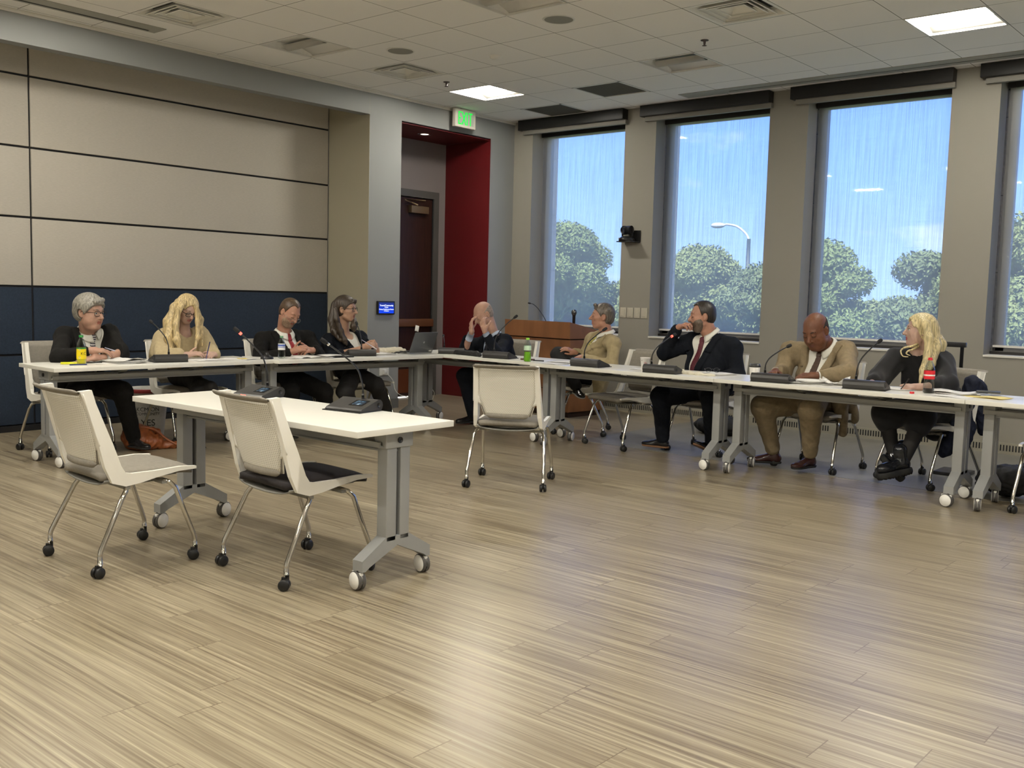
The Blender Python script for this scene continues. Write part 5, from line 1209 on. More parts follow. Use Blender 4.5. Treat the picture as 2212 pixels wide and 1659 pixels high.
# 7 bearded man
add(id='p7', label='bearded person in a dark navy suit and burgundy tie with a hand against his mouth', skin=sk_ruddy, lips=(.28, .09, .06), brow=(.08, .04, .02), az=-108, g=1.27, belly=.05,
    hip=(4.12, -2.02, .585), neck=LY(1534, 722, -2.10), head=LY(1517, 683, -2.16), hs=1.04, haz=-140, hp=-6, eyes='down', jaw=1.1, fat=.012, nw=1.15,
    SR=LY(1482, 744, -2.14), SL=LY(1584, 752, -2.08), ER=LY(1436, 762, -2.16), EL=LY(1592, 812, -2.12), WR=LY(1460, 710, -2.30), WL=LY(1545, 815, -2.33),
    handR=dict(w=LY(1462, 709, -2.30), d=LY(1486, 697, -2.31)-LY(1462, 709, -2.30), n=A_([-.1, -.3, .95]), side='R', curl=(.55, .9, .6), thumb=(.4, .6), s=1.0), handL=dict(w=LY(1545, 815, -2.33), d=LY(1520, 820, -2.38)-LY(1545, 815, -2.33), n=A_([0, 0, 1.]), side='L', curl=(.4, .5, .3)),
    KR=LY(1428, 856, -2.42), KL=LY(1537, 860, -2.44), AR=LY(1432, 950, -2.32), AL=LY(1538, 962, -2.14), shoeR=dict(d=(-1, -.12, 0)), shoeL=dict(d=(-.35, -1, .45), h=.06), shoem=shoeb, solem=solet,
    top='suit', shirt=whites, jacket=navysuit, tie=tie7, trousers=navysuit, vw=.085, vdepth=.50, tlen=.52, tslant=-.05, cuffR=.93, cuffm=whites, cuffs='R', cufl=.02, wr=.004,
    hair=dict(line='reced', t=.011, mat=hairmat('hair_black_brown', (.022, .016, .012), .5, .6), nape=-.08, amp=.001, fr=30), beard=dict(t=.0055, chin=.013, mat=hairmat('beard_brown_grey', (.12, .085, .06), .5, .8)))
# 8 man in tan suit
add(id='p8', label='bald dark-skinned person in a tan suit and brown tie reading papers with head lowered', skin=sk_brown, lips=(.13, .045, .03), brow=(.012, .008, .006), az=-100, g=1.34, belly=.06,
    hip=(5.16, -2.02, .59), neck=LY(1783, 749, -2.15), head=LY(1762, 715, -2.27), hs=1.17, haz=-96, hp=-28, hr=-4, eyes='down', jaw=1.16, fat=.02, nw=1.3, nose=.95,
    SR=LY(1706, 761, -2.15), SL=LY(1828, 761, -2.11), ER=LY(1690, 806, -2.26), EL=LY(1832, 806, -2.40), WR=LY(1676, 802, -2.50), WL=LY(1764, 812, -2.58),
    handR=dict(w=LY(1676, 802, -2.50), d=LY(1668, 806, -2.60)-LY(1676, 802, -2.50), n=A_([-.2, .1, 1.]), side='R', curl=(.4, .7, .4), s=1.05), handL=dict(w=LY(1762, 811, -2.58), d=LY(1722, 812, -2.62)-LY(1762, 811, -2.58), n=A_([0, -.35, .9]), side='L', curl=(.45, .5, .3), s=1.08),
    KR=LY(1648, 878, -2.46), KL=LY(1752, 884, -2.56), AR=LY(1672, 982, -2.28), AL=LY(1750, 990, -2.34), shoeR=dict(d=(-1, -.45, 0), s=1.05), shoeL=dict(d=(-.25, -1, 0), s=1.05), shoem=shoebr, solem=soleb, hem=.86,
    top='suit', shirt=whites, jacket=browntan, tie=tie8, trousers=browntan, cuffm=whites, cuffR=.9, cuffL=.80, cufl=.16, vw=.09, vdepth=.44, tlen=.46, tslant=-.10, wr=.0035,
    extra=[cap(LY(1815, 860, -2.15), LY(1820, 935, -2.16), .07, .035, .06), cap(LY(1835, 860, -2.0), LY(1845, 905, -2.0), .05, .04, .06)],
    hair=dict(line='sides', t=.0035, mat=mat('hair_close_black', (.022, .018, .016), .9, noise=.3, nscale=90), nape=-.07, amp=.0))
# 9 blonde woman in black
add(id='p9', label='person with long blonde hair, black dress and chunky black boots looking to the left', skin=sk_pale, lips=(.40, .07, .08), brow=(.12, .07, .04), az=-112, g=1.16, bust=True,
    hip=(6.02, -2.05, .585), neck=LY(1989, 752, -2.15), head=LY(1987, 715, -2.20), hs=.99, haz=-150, hp=2, jaw=1.04, fat=.006, nw=1.0, gaze=-.1, lash=True,
    SR=LY(1936, 776, -2.20), SL=LY(2036, 782, -2.04), ER=LY(1900, 816, -2.36), EL=LY(2046, 832, -2.30), WR=LY(1884, 828, -2.55), WL=LY(1988, 836, -2.58),
    handR=dict(w=LY(1884, 828, -2.55), d=LY(1878, 832, -2.64)-LY(1884, 828, -2.55), n=A_([-.1, 0, 1.]), side='R', curl=(.3, .5, .3), s=.92), handL=dict(w=LY(1985, 836, -2.58), d=LY(1955, 836, -2.66)-LY(1985, 836, -2.58), n=A_([.1, -.5, .8]), side='L', curl=(.9, 1.1, .6), s=.95),
    KR=LY(1912, 892, -2.50), KL=LY(1992, 902, -2.46), AR=LY(1931, 985, -2.50), AL=LY(1948, 1003, -2.62), shoeR=dict(d=LY(1956, 1036, -2.66)-LY(1926, 998, -2.54), kind='boot', h=.06, u=A_([.35, .3, .8])), shoeL=dict(d=LY(1890, 1022, -2.80)-LY(1946, 1010, -2.62), kind='boot', h=.05, u=A_([.2, .5, .8])), shoem=mat('patent_boot', (.008, .009, .012), .12), solem=soleb,
    legs='skirt', trousers=blackt, top='knit', jacket=blackknit, cuffR=.72, cuffL=.5, sl=1.25, neckr=.069, nsq=.8, topname='dress_top', wr=.004,
    skirtx=[cap(LY(2030, 880, -2.1), LY(2020, 930, -2.1), .12, .08, .08)],
    hair=dict(line='part', t=.020, mat=hairmat('hair_pale_blonde', (.60, .50, .27), .5, .5), nape=-.2, ears=False, amp=.0032, fr=14, tw=14, fwd=.006,
      locks=[[LY(1985, 688, -2.24), LY(2000, 700, -2.30), LY(2006, 730, -2.32), LY(2004, 765, -2.33), LY(1994, 800, -2.38), LY(1987, 826, -2.42)], [LY(1995, 690, -2.15), LY(2016, 715, -2.16), LY(2020, 750, -2.20), LY(2010, 785, -2.28), LY(1999, 815, -2.36)], [LY(2005, 700, -2.06), LY(2028, 745, -2.06), LY(2026, 785, -2.12)]], lr=[[.024, .026, .030, .028, .022, .008], [.036, .044, .042, .032, .012], [.05, .052, .022]]),
    curls=[[LY(1984, 742, -2.24), LY(1970, 748, -2.34), LY(1954, 751, -2.38), LY(1946, 758, -2.40), LY(1950, 769, -2.42), LY(1962, 771, -2.42)], [LY(1985, 746, -2.23), LY(1973, 754, -2.33), LY(1962, 758, -2.38), LY(1958, 764, -2.40), LY(1966, 768, -2.41)]])
SEL = None
for o in PEOPLE:
    if SEL and o['id'] not in SEL: continue
    person(o)
# ================================================================== THINGS ON THE TABLES
def unit_at(label, x, y, rz, nx, tip, lit=False, screen=False, silver=False, sc=1., bend=.35):
    R_ = RZ(rz); inv = (T(x, y, TH) @ R_ @ Matrix.Scale(sc, 4)).inverted(); tp = inv @ Vector(tip)
    by = .045; b = Vector((nx, by, .09)); h = tp.z-b.z
    pts = [(nx, by, .09), tuple(b+Vector(((tp.x-b.x)*.04, (tp.y-b.y)*.04, h*.22))), tuple(b+Vector(((tp.x-b.x)*bend*.7, (tp.y-b.y)*bend*.7, h*.52))), tuple(b+Vector(((tp.x-b.x)*.72, (tp.y-b.y)*.72, h*.85))), tuple(tp)]
    u = make_unit(label, pts, (x, y, TH), rz, lit=lit, screen=screen, silver=silver); u.scale = (sc, sc, sc); return u
unit_at('microphone unit with screen at the right of the foreground table, unlit stem', 4.55, -6.49, rad(9), .02, LX(707, 742, 4.52), screen=True, silver=True, bend=.3)
_d = LZ(607, 843, .765)-LZ(810.6, 871, .765)
unit_at('microphone unit with a glowing red ring at the left of the foreground table', 4.55+_d[0], -6.49+_d[1]-.01, rad(6), .02, LX(518, 719, 4.50+_d[0]), lit=True, screen=True, bend=.3)
unit_at('microphone unit with back turned in front of the blonde woman in the beige sweater', 1.20, -5.57, rad(-102), .01, LX(330, 698, 1.02), sc=1.1)
unit_at('microphone unit with back turned in front of the dark-haired woman', 1.355, -3.71, rad(-112), .0, LX(772, 702, 1.28), sc=1.1)
unit_at('microphone unit in front of the bald man covering his eyes', 2.24, -2.74, rad(192), .03, LY(1109, 688, -2.66), sc=1.15)
unit_at('microphone unit in front of the man in the khaki jacket', 3.36, -2.83, rad(182), .02, LY(1301, 715, -2.74), sc=1.2)
unit_at('microphone unit with a red light in front of the bearded man', 4.13, -2.87, rad(186), .07, LY(1452, 726, -2.66), lit=True, sc=1.2)
unit_at('microphone unit beside the black-lidded cup in front of the bald man in tan', 5.09, -2.87, rad(188), .04, LY(1699, 750, -2.72), sc=1.2)
unit_at('microphone unit beside the blonde woman in black', 5.78, -2.83, rad(188), .05, LY(1895, 741, -2.70), sc=1.2)
unit_at('microphone unit beside the laptop at the corner', 1.55, -2.67, rad(215), .07, LY(958, 726, -2.60), sc=1.1)
bagm = mat('black_nylon', (.010, .010, .011), .7, noise=.3, nscale=30, bump=.4, bscale=40)
def soft(name, label, cat, P, m, res=.007, amp=.003, group=None, parent=None):
    b = A_([np.mean([p.get('c', p.get('a'))[0] for p in P]), np.mean([p.get('c', p.get('a'))[1] for p in P]), 0])
    f_ = Field(*bounds(P, .03), res); f_.add(P); X, Y, Z = f_.XYZ()
    f_.F = f_.F+(amp*np.sin(X*70+Z*30+2*np.sin(Y*50))*np.sin(Z*60-Y*45)).astype(np.float32)
    o = sdf_obj(f_, name, [m], parent, b if parent is None else parent['_b'] if '_b' in parent else b)
    if parent is None: o.location = b; tag(o, label, cat, group)
    return o, b
soft('equipment_pouch', 'soft black pouch lying on the corner table between the laptop and the paper cup', 'pouch', [cap((1.60, -2.70, TH+.022), (1.95, -2.74, TH+.022), .026, .028, .03), cap((1.7, -2.66, TH+.02), (2.02, -2.78, TH+.02), .022, .02, .02)], bagm, .005)
t = thing('conference_pod', 'small black triangular device on the seam between the two left tables', 'device', (1.30, -4.70, TH))
m = MB(); m.lathe([(.055, 0), (.055, .012), (.03, .030), (.014, .04), (.016, .052), (0, .056)], bk, 14); m.build('body', t)
pet = bpy.data.materials.new('clear_plastic'); pet.use_nodes = True; nt = pet.node_tree; nt.nodes.clear()
g1 = N(nt, 'ShaderNodeBsdfTransparent'); g1.inputs[0].default_value = (.80, .84, .82, 1); g2 = N(nt, 'ShaderNodeBsdfGlossy', i_Roughness=.08); lw_ = N(nt, 'ShaderNodeLayerWeight', i_Blend=.18); mx = N(nt, 'ShaderNodeMixShader'); L(nt, lw_.outputs['Facing'], mx.inputs[0]); L(nt, g1.outputs[0], mx.inputs[1]); L(nt, g2.outputs[0], mx.inputs[2]); o_ = N(nt, 'ShaderNodeOutputMaterial'); L(nt, mx.outputs[0], o_.inputs[0])
def bottle(label, pos, h, r, capm, liquid, level, labm=None, lab=(.38, .66), band=None, capon=True, waist=.0):
    t = thing('drink_bottle', label, 'bottle', (pos[0], pos[1], TH))
    prof = [(0, .004), (r*.75, 0), (r*.96, .006), (r, .02), (r*(1-waist*.6), h*.30), (r*(1-waist), h*.36), (r*.98, h*.42), (r*.98, h*.62), (r*.90, h*.70), (r*.62, h*.82), (r*.42, h*.885), (r*.40, h*.92)]
    m = MB(); m.lathe(prof+[(r*.40, h*.94)], pet, 24); m.build('bottle_body', t)
    if liquid:
        q = [(a*.96, z) for a, z in prof if z <= level*h]; 
        rz_ = np.interp(level*h, [z for a, z in prof[1:]], [a for a, z in prof[1:]])*.96
        m = MB(); m.lathe([(0, .005)]+q[1:]+[(rz_, level*h), (0, level*h)], liquid, 24); m.build('liquid', t)
    if capon: m = MB(); m.lathe([(r*.47, h*.925), (r*.48, h*.93), (r*.48, h*.995), (r*.44, h), (0, h)], capm, 20); m.build('cap', t)
    else: m = MB(); m.lathe([(r*.40, h*.93), (r*.44, h*.935), (r*.44, h*.96), (r*.38, h*.962), (r*.38, h)], capm, 20); m.build('neck_finish', t)
    if labm:
        a, b = lab; ra = lambda z: np.interp(z*h, [z_ for _, z_ in prof[1:]], [a_ for a_, _ in prof[1:]])+.0008
        m = MB(); m.lathe([(ra(z), z*h) for z in np.linspace(a, b, 6)], labm, 24); w_ = m.build('label', t)
        if band:
            for z0, z1, bm_ in band: m = MB(); m.lathe([(ra(z0)+.0005, z0*h), (ra(z1)+.0005, z1*h)], bm_, 24); m.build('label_band', w_)
    return t
def lab_text(parent, txt, size, R_, z, ang, m, yaw=0):
    V, F = text_mesh(txt, size, .0001); mm_ = MB()
    V2 = [(math.sin(v[0]/R_+ang)*(R_+.0012), -math.cos(v[0]/R_+ang)*(R_+.0012), z+v[1]) for v in V]; mm_.add(V2, F, m, False); return mm_.build('label_print', parent)
plm = lambda n, c, r=.35, **k: mat(n, c, r, **k)
ylw = plm('lemonade', (.75, .62, .02), .15); grn = plm('green_soda', (.25, .62, .03), .12); cola = plm('cola', (.012, .004, .003), .1)
yl = plm('yellow_label', (.80, .62, .01)); gl = plm('green_band', (.02, .20, .04)); wt = plm('label_white', (.75, .75, .72)); rl = plm('red_label', (.60, .02, .03)); bl = plm('blue_label', (.03, .09, .45)); pk = plm('pale_label', (.55, .75, .55)); kk = plm('print_black', (.01, .01, .01))
CAZ = lambda p: math.atan2(CAM[0]-p[0], -(CAM[1]-p[1]))   # turn a label print towards the room
P_ = (1.173, -6.262); b1 = bottle('lemonade bottle with yellow label and green cap near the left table end', P_, .222, .034, gl, ylw, .26, yl, (.20, .58), [(.54, .585, gl)])
lab_text(b1, 'KC', .030, .034, .085, CAZ(P_)+.45, kk); lab_text(b1, 'o', .03, .034, .118, CAZ(P_)-.35, wt); lab_text(b1, 'o', .03, .034, .06, CAZ(P_)-.35, wt)
P_ = (1.299, -4.548); b2 = bottle('clear water bottle with a blue and white label by the red-tied man', P_, .195, .031, plm('cap_pale_green', (.12, .30, .16)), None, 0, wt, (.38, .66), [(.56, .62, bl), (.50, .53, bl)])
P_ = (2.68, -2.861); b3 = bottle('green soda bottle with a lime green cap at the corner table end', P_, .215, .034, plm('lime_cap', (.30, .75, .05)), grn, .42, pk, (.48, .68), None, waist=.14)
P_ = (6.176, -2.733); b4 = bottle('cola bottle with a red label and red collar, almost empty', P_, .245, .037, rl, cola, .13, rl, (.40, .64), [(.49, .53, wt)], capon=False, waist=.10)
m = MB(); m.lathe([(.015, 0), (.0155, .002), (.0155, .011), (.013, .013), (0, .013)], rl, 18); o = m.build('bottle_cap', loc=(6.115, -2.88, TH)); tag(o, 'small red bottle cap lying on the table beside the cola bottle', 'bottle cap')
cupw = plm('paper_cup_white', (.74, .72, .68), .5); lidk = plm('cup_lid_black', (.02, .02, .02), .35)
def cup(label, pos, h, r, lid, marks):
    t = thing('paper_cup', label, 'cup', (pos[0], pos[1], TH)); m = MB(); m.lathe([(0, .003), (r*.72, 0), (r*.74, .003), (r, h), (r*1.05, h+.001), (r*1.05, h+.005), (r*.96, h+.005), (r*.94, h*.9), (0, h*.88)] if not lid else [(0, .003), (r*.72, 0), (r*.74, .003), (r, h), (0, h)], cupw, 24); c = m.build('cup_body', t)
    if lid: m = MB(); m.lathe([(r*1.02, h-.008), (r*1.08, h-.006), (r*1.08, h+.002), (r*.98, h+.004), (r*.95, h+.016), (r*.80, h+.016), (r*.78, h+.012), (0, h+.012)], lidk, 24); m.build('lid', t)
    for (a, z, w_, hh, mm_, tilt) in marks:
        R_ = r*(.74+.26*z/h); m = MB(); pts = []
        for q in np.linspace(0, 2*math.pi, 13)[:-1]:
            u, v = w_*math.cos(q), hh*math.sin(q); u, v = u*math.cos(tilt)-v*math.sin(tilt), u*math.sin(tilt)+v*math.cos(tilt)
            an = CAZ(pos)+a+u/R_; pts.append((math.sin(an)*(R_+.0015), -math.cos(an)*(R_+.0015), z+v))
        m.add(pts, [tuple(range(12))], mm_); m.build('printed_mark', c)
    return t
cr_ = plm('cup_red', (.45, .01, .02))
cup('white cup with red leaf marks and black lid by the man covering his eyes', (1.47, -2.39), .095, .038, True, [(-.5, .028, .004, .010, cr_, .5), (-.15, .042, .006, .016, cr_, .35), (.35, .048, .007, .020, cr_, -.25), (.65, .040, .004, .018, cr_, -.3)])
cup('open white paper cup between the khaki-jacketed and the bearded man', (3.905, -2.80), .105, .040, False, [(-.75, .085, .004, .003, kk, 0), (.0, .07, .012, .0015, cr_, 0), (.1, .062, .015, .0012, cr_, 0), (.0, .012, .004, .010, cr_, .3), (-.25, .010, .003, .008, cr_, -.3)])
cup('tall white coffee cup with a black lid beside the bald man in tan', (4.965, -2.93), .115, .041, True, [(-.1, .055, .012, .0018, plm('faint_print', (.5, .42, .36)), 0), (-.1, .048, .012, .0018, plm('faint_print2', (.5, .42, .36)), 0)])
# ---- papers
pap = mat('paper', (.76, .75, .72), .7); papn = mat('printed_paper', (.72, .71, .68), .7, noise=.06, nscale=60); yp = mat('yellow_paper', (.72, .60, .22), .7)
def paper(label, x, y, rz, w, l, n=1, m_=papn, name='sheet_of_paper', cat='paper', z=TH, curl=.004, jit=.01, group=None, tilt=0):
    r_ = random.Random(int(x*1000)+n); mb_ = MB()
    for k in range(n):
        a = r_.uniform(-1, 1)*jit*8; dx, dy = r_.uniform(-1, 1)*jit, r_.uniform(-1, 1)*jit; zz = k*.0016+.0008; ph = r_.uniform(0, 6); cu = curl*(1 if k == n-1 else .25)
        M_ = T(dx, dy, zz) @ RZ(a)
        mb_.grid(lambda u, v: ((u-.5)*w, (v-.5)*l, cu*(math.sin(u*3+ph)**2)*(abs(2*v-1)**2+.2*u)), 6, 6, m_, M_, thick=.0008)
    o = mb_.build(name, loc=(x, y, z)); o.rotation_euler.z = rz; return tag(o, label, cat, group)
paper('thick ruffled stack of papers beside the lemonade bottle', 1.11, -5.90, rad(95), .24, .30, 14, jit=.016, curl=.02, name='paper_stack', cat='papers')
paper('single white sheet under the ruffled paper stack', 1.06, -6.02, rad(80), .216, .28, 1, jit=0)
paper('loose white sheets under the hands of the blonde woman in beige', 1.18, -5.22, rad(84), .22, .30, 3, jit=.02)
paper('white sheet to the right of the blonde woman in beige', 1.20, -4.93, rad(100), .216, .28, 2, jit=.02)
paper('small yellow note on the papers of the blonde woman in beige', 1.24, -4.90, rad(70), .075, .13, 1, yp, z=TH+.004, jit=0)
paper('folded colour leaflet beside the water bottle', 1.33, -4.43, rad(75), .16, .20, 3, jit=.02, curl=.012)
paper('open white papers in front of the man with the red tie', 1.34, -4.22, rad(82), .22, .30, 6, jit=.012, curl=.008, name='paper_stack', cat='papers')
t = thing('document_binder', 'flat black binder with sheets on it in front of the man with the red tie', 'binder', (1.36, -4.02, TH), rad(80))
m = MB(); m.box((-.14, -.12, 0), (.14, .12, .012), bk, bev=.003); m.build('cover', t); m = MB(); m.grid(lambda u, v: (-.12+.22*u, -.10+.2*v, .0135+.006*math.sin(u*3)), 5, 5, papn, thick=.001); m.build('sheets', t)
paper('stack of white papers under the hands of the dark-haired woman', 1.29, -3.42, rad(80), .22, .28, 9, jit=.006, name='paper_stack', cat='papers')
soft('tote_bag', 'crumpled white cloth bag lying on the table behind the laptop', 'bag', [cap((1.02, -3.22, TH+.018), (1.12, -2.98, TH+.022), .026, .030, .03), cap((1.15, -3.30, TH+.02), (1.22, -3.02, TH+.02), .022, .024, .03), cap((1.05, -3.30, TH+.012), (1.20, -3.25, TH+.012), .02, .02, .02)], mat('cream_canvas', (.62, .57, .45), .9, bump=.3, bscale=80), .005, .004)
m = MB(); rr = random.Random(3)
pts = [(1.36+rr.uniform(-.035, .035), -3.30+k*.024+rr.uniform(-.01, .01), TH+.007+rr.uniform(0, .022)) for k in range(11)]
m.tube(bez(pts, 6), .0055, bk, 6); pts = [(1.37+.03*math.sin(k*1.9), -3.24+k*.02, TH+.012+.014*abs(math.sin(k*1.3))) for k in range(9)]; m.tube(bez(pts, 6), .0055, bk, 6); o = m.build('cable_bundle'); tag(o, 'tangled black cables on the table in front of the laptop', 'cable')
m = MB(); m.box((-.02, -.05, 0), (.02, .05, .022), bk, bev=.005); o = m.build('power_adapter', loc=(1.37, -3.07, TH)); o.rotation_euler.z = .2; tag(o, 'black power adapter between the cables and the laptop', 'power adapter')
t = thing('laptop', 'open silver grey laptop seen from behind at the corner of the tables', 'laptop', (1.30, -2.97, TH), rad(-88))
lm = mat('laptop_grey', (.11, .115, .12), .4, metal=.5)
m = MB(); m.box((-.16, -.13, 0), (.16, .10, .016), mat('laptop_base', (.30, .31, .31), .4, metal=.4), bev=.003); m.build('base', t)
m = MB(); M_ = T(0, .10, .014) @ Matrix.Rotation(rad(-22), 4, 'X'); m.box((-.16, -.004, 0), (.16, .004, .215), lm, M_, .003); l_ = m.build('lid', t)
m = MB(); m.lathe([(0, 0), (.012, 0)], mat('laptop_badge', (.25, .26, .27), .2, metal=.9), 16, M_ @ T(0, .0045, .11) @ Matrix.Rotation(rad(-90), 4, 'X')); m.build('badge', l_)
m = MB(); m.box((-.145, .0042, .008), (-.105, .005, .024), mat('sticker', (.45, .45, .40), .5), M_); m.build('sticker', l_)
m = MB(); m.grid(lambda u, v: (-.02+.05*u, .01*math.sin(u*3), .0+.06*v), 3, 3, pap, T(0, .02, .19) @ Matrix.Rotation(.2, 4, 'Y'), thick=.001); o = m.build('folded_paper', loc=(1.20, -2.86, TH)); tag(o, 'small upright sheet of paper behind the laptop lid', 'paper'); o.location.z = TH+.02
paper('white papers in front of the bald man covering his eyes', 1.86, -2.52, rad(10), .30, .22, 5, jit=.01, z=TH, name='paper_stack', cat='papers')
t = thing('brown_wallet', 'small brown folded wallet beside the green soda bottle', 'wallet', (2.55, -2.70, TH)); m = MB(); m.box((-.06, -.035, 0), (.06, .035, .014), mat('brown_leather', (.10, .045, .025), .5), bev=.004); m.build('cover', t); t.name = 'wallet'  # folded wallet, a single leather box
m = MB(); m.tube([(0, 0, .006), (.10, .03, .006)], .005, bk, 8); o = m.build('pen', loc=(2.66, -2.75, TH)); tag(o, 'black pen lying beside the green soda bottle', 'pen')
paper('spread white papers in front of the man in the khaki jacket', 2.96, -2.62, rad(12), .30, .22, 4, jit=.02, name='paper_stack', cat='papers')
paper('printed sheet at the left of the papers of the man in khaki', 2.98, -2.88, rad(-8), .28, .17, 2, jit=.006)
paper('white sheet between the paper cup and the microphone unit', 3.80, -2.66, rad(30), .22, .15, 1)
soft('napkin', 'crumpled cream napkin in front of the bearded man', 'napkin', [cap((4.24, -2.78, TH+.012), (4.42, -2.82, TH+.010), .016, .014, .02), cap((4.42, -2.82, TH+.010), (4.56, -2.80, TH+.008), .014, .008, .02), cap((4.22, -2.72, TH+.016), (4.27, -2.80, TH+.01), .016, .012, .02)], mat('napkin_cream', (.68, .64, .52), .9, bump=.5, bscale=50), .004, .004)
paper('pad with white sheets in front of the bearded man', 4.45, -2.62, rad(-12), .30, .21, 8, jit=.008, name='paper_stack', cat='papers')
m = MB(); 
for q in (-1, 1):
    m.tube([(q*.033+.024*math.cos(a), 0, .022+.018*math.sin(a)) for a in np.linspace(0, 2*math.pi, 19)], .0016, mat('glasses_rim', (.05, .05, .06), .3), 6); m.tube([(q*.058, 0, .03), (q*.062, .02, .03), (q*.05, .13, .012)], .002, MATS['glasses_rim'], 6)
m.tube([(-.009, 0, .028), (0, -.002, .032), (.009, 0, .028)], .0016, MATS['glasses_rim'], 6)
o = m.build('eyeglasses', loc=(4.46, -2.66, TH+.015)); o.rotation_euler.z = rad(35); tag(o, 'folded-open eyeglasses resting on the pad of the bearded man', 'eyeglasses')
for q in (-1, 1):
    l = MB(); l.add([(q*.033+.022*math.cos(a), 0, .022+.016*math.sin(a)) for a in np.linspace(0, 2*math.pi, 16)[:-1]], [tuple(range(15))], glass); l.build('lens', o)
t = thing('paper_plate', 'white paper plate under the hand of the bald man in tan', 'plate', (5.33, -2.74, TH+.014)); m = MB(); m.lathe([(0, .0), (.075, .0), (.11, .014), (.112, .013), (.077, -.002), (0, -.002)], pap, 28); m.build('plate_body', t)
paper('crumpled white papers under the plate of the bald man in tan', 5.30, -2.72, rad(20), .34, .20, 6, jit=.03, curl=.006, name='paper_stack', cat='papers')
paper('raised white sheet beside the plate', 5.48, -2.66, rad(10), .20, .14, 3, jit=.01, curl=.05)
paper('blue folder sheet between the two bald and blonde sitters', 5.62, -2.60, rad(15), .18, .13, 2, mat('blue_folder', (.08, .10, .26), .5))
paper('white notepad under the hands of the blonde woman in black', 5.93, -2.64, rad(-8), .24, .17, 4, jit=.004, name='notepad', cat='notepad')
paper('white papers to the right of the cola bottle', 6.33, -2.62, rad(20), .28, .2, 6, jit=.02, curl=.014, name='paper_stack', cat='papers')
paper('lone white sheet across the seam of the last two tables', 6.35, -2.84, rad(-15), .27, .16, 1)
paper('yellow envelope lying at the start of the last table', 6.55, -2.72, rad(-8), .27, .17, 2, yp, jit=.01, curl=.006, name='envelope', cat='envelope')
t = thing('phone', 'dark phone lying on the papers at the start of the last table', 'phone', (6.50, -2.50, TH+.016), rad(12)); m = MB(); m.box((-.075, -.036, 0), (.075, .036, .011), mat('phone_case', (.05, .05, .05), .35), bev=.004); m.build('case', t)
m = MB(); m.tube([(0, 0, .005), (.0, .13, .005)], .0048, mat('marker_navy', (.02, .03, .12), .4), 8); m.tube([(.016, -.02, .006), (.012, .12, .006)], .0085, mat('marker_yellow', (.75, .75, .03), .4), 10)
t = thing('highlighter', 'yellow highlighter lying left of the lemonade bottle', 'highlighter', (1.11, -6.28, TH), rad(-25)); m = MB(); m.tube([(0, -.10, .009), (0, .06, .009)], .009, MATS['marker_yellow'], 10); m.build('barrel', t)
m = MB(); m.tube([(0, -.06, .005), (0, .06, .005)], .0048, MATS['marker_navy'], 8); o = m.build('pen', loc=(1.20, -6.30, TH)); o.rotation_euler.z = rad(-12); tag(o, 'dark blue pen lying between the highlighter and the table edge', 'pen')
m = MB(); m.tube([(0, -.07, .005), (0, .07, .005)], .005, bk, 8); o = m.build('pen', loc=(1.06, -6.12, TH)); o.rotation_euler.z = rad(-8); tag(o, 'black pen lying right of the lemonade bottle', 'pen')
for a, b, lb, c in ((LX(446, 771, 1.13), LX(452, 745, 1.15), 'dark blue pen upright in the hand of the blonde woman in beige', MATS['marker_navy']), (LX(786, 737, 1.28), LX(808, 751, 1.31), 'white and blue pen in the hands of the dark-haired woman', mat('pen_white', (.6, .6, .7), .3)), (LY(1946, 841, -2.68), LY(1960, 822, -2.66), 'dark pen in the hand of the blonde woman in black', bk), (LX(230, 752, 1.06), LX(245, 757, 1.09), 'short pale pen in the fingers of the grey-haired man', mat('pen_pale', (.4, .4, .5), .3))):
    m = MB(); m.tube([tuple(a-(b-a)*.25), tuple(b+(b-a)*.25)], [.003, .0048], c, 8); o = m.build('pen'); tag(o, lb, 'pen')
# ---- on the floor
lea = mat('brown_leather_bag', (.20, .055, .014), .38, noise=.35, nscale=14, bump=.5, bscale=22)
o, b_ = soft('handbag', 'slouching brown leather handbag on the floor by the blonde woman in beige', 'bag', [ell((.86, -5.66, .10), frame((.3, 1, 0)), (.10, .12, .11), .05), ell((.92, -5.60, .06), frame((.3, 1, 0)), (.10, .13, .07), .05), cap((.97, -5.52, .03), (1.03, -5.40, .03), .035, .028, .03), cap((.84, -5.56, .15), (.90, -5.50, .13), .035, .03, .02)], lea, .006, .006)
m = MB(); m.tube([Vector(p)-Vector(b_) for p in bez([(.86, -5.74, .15), (.90, -5.66, .185), (.95, -5.55, .16), (1.0, -5.47, .08), (1.06, -5.40, .03), (1.06, -5.34, .02)], 6)], .011, lea, 8); m.build('handle', o)
t = thing('trash_bin', 'white trash bin with a bag liner and black lettering behind the brown handbag', 'trash bin', (.22, -5.20, 0))
m = MB(); wbm = mat('bin_liner_white', (.50, .49, .46), .5, noise=.1, nscale=20, bump=.5, bscale=25); m.lathe([(0, .0), (.13, 0), (.135, .01), (.175, .40), (.185, .41), (.18, .43), (.165, .41), (.12, .02), (0, .02)], wbm, 28); c = m.build('bin_body', t)
m = MB(); m.lathe([(.186, .395), (.19, .40), (.19, .425), (.186, .43)], mat('bin_rim_red', (.20, .02, .02), .5), 28); m.build('rim', t)
for tx, z, sz in (('KCM ON', .25, .05), ('COMMUNITY', .21, .035), ('YES', .13, .08), ('PLEASE', .06, .045)):
    V, F = text_mesh(tx, sz, .0002); mm_ = MB(); R_ = .138+.037*z/.4+.003; a0 = math.atan2(CAM[0]-.22, -(CAM[1]+5.2)); mm_.add([(math.sin(v[0]/R_+a0)*R_, -math.cos(v[0]/R_+a0)*R_, z+v[1]) for v in V], F, kk); mm_.build('lettering', c)
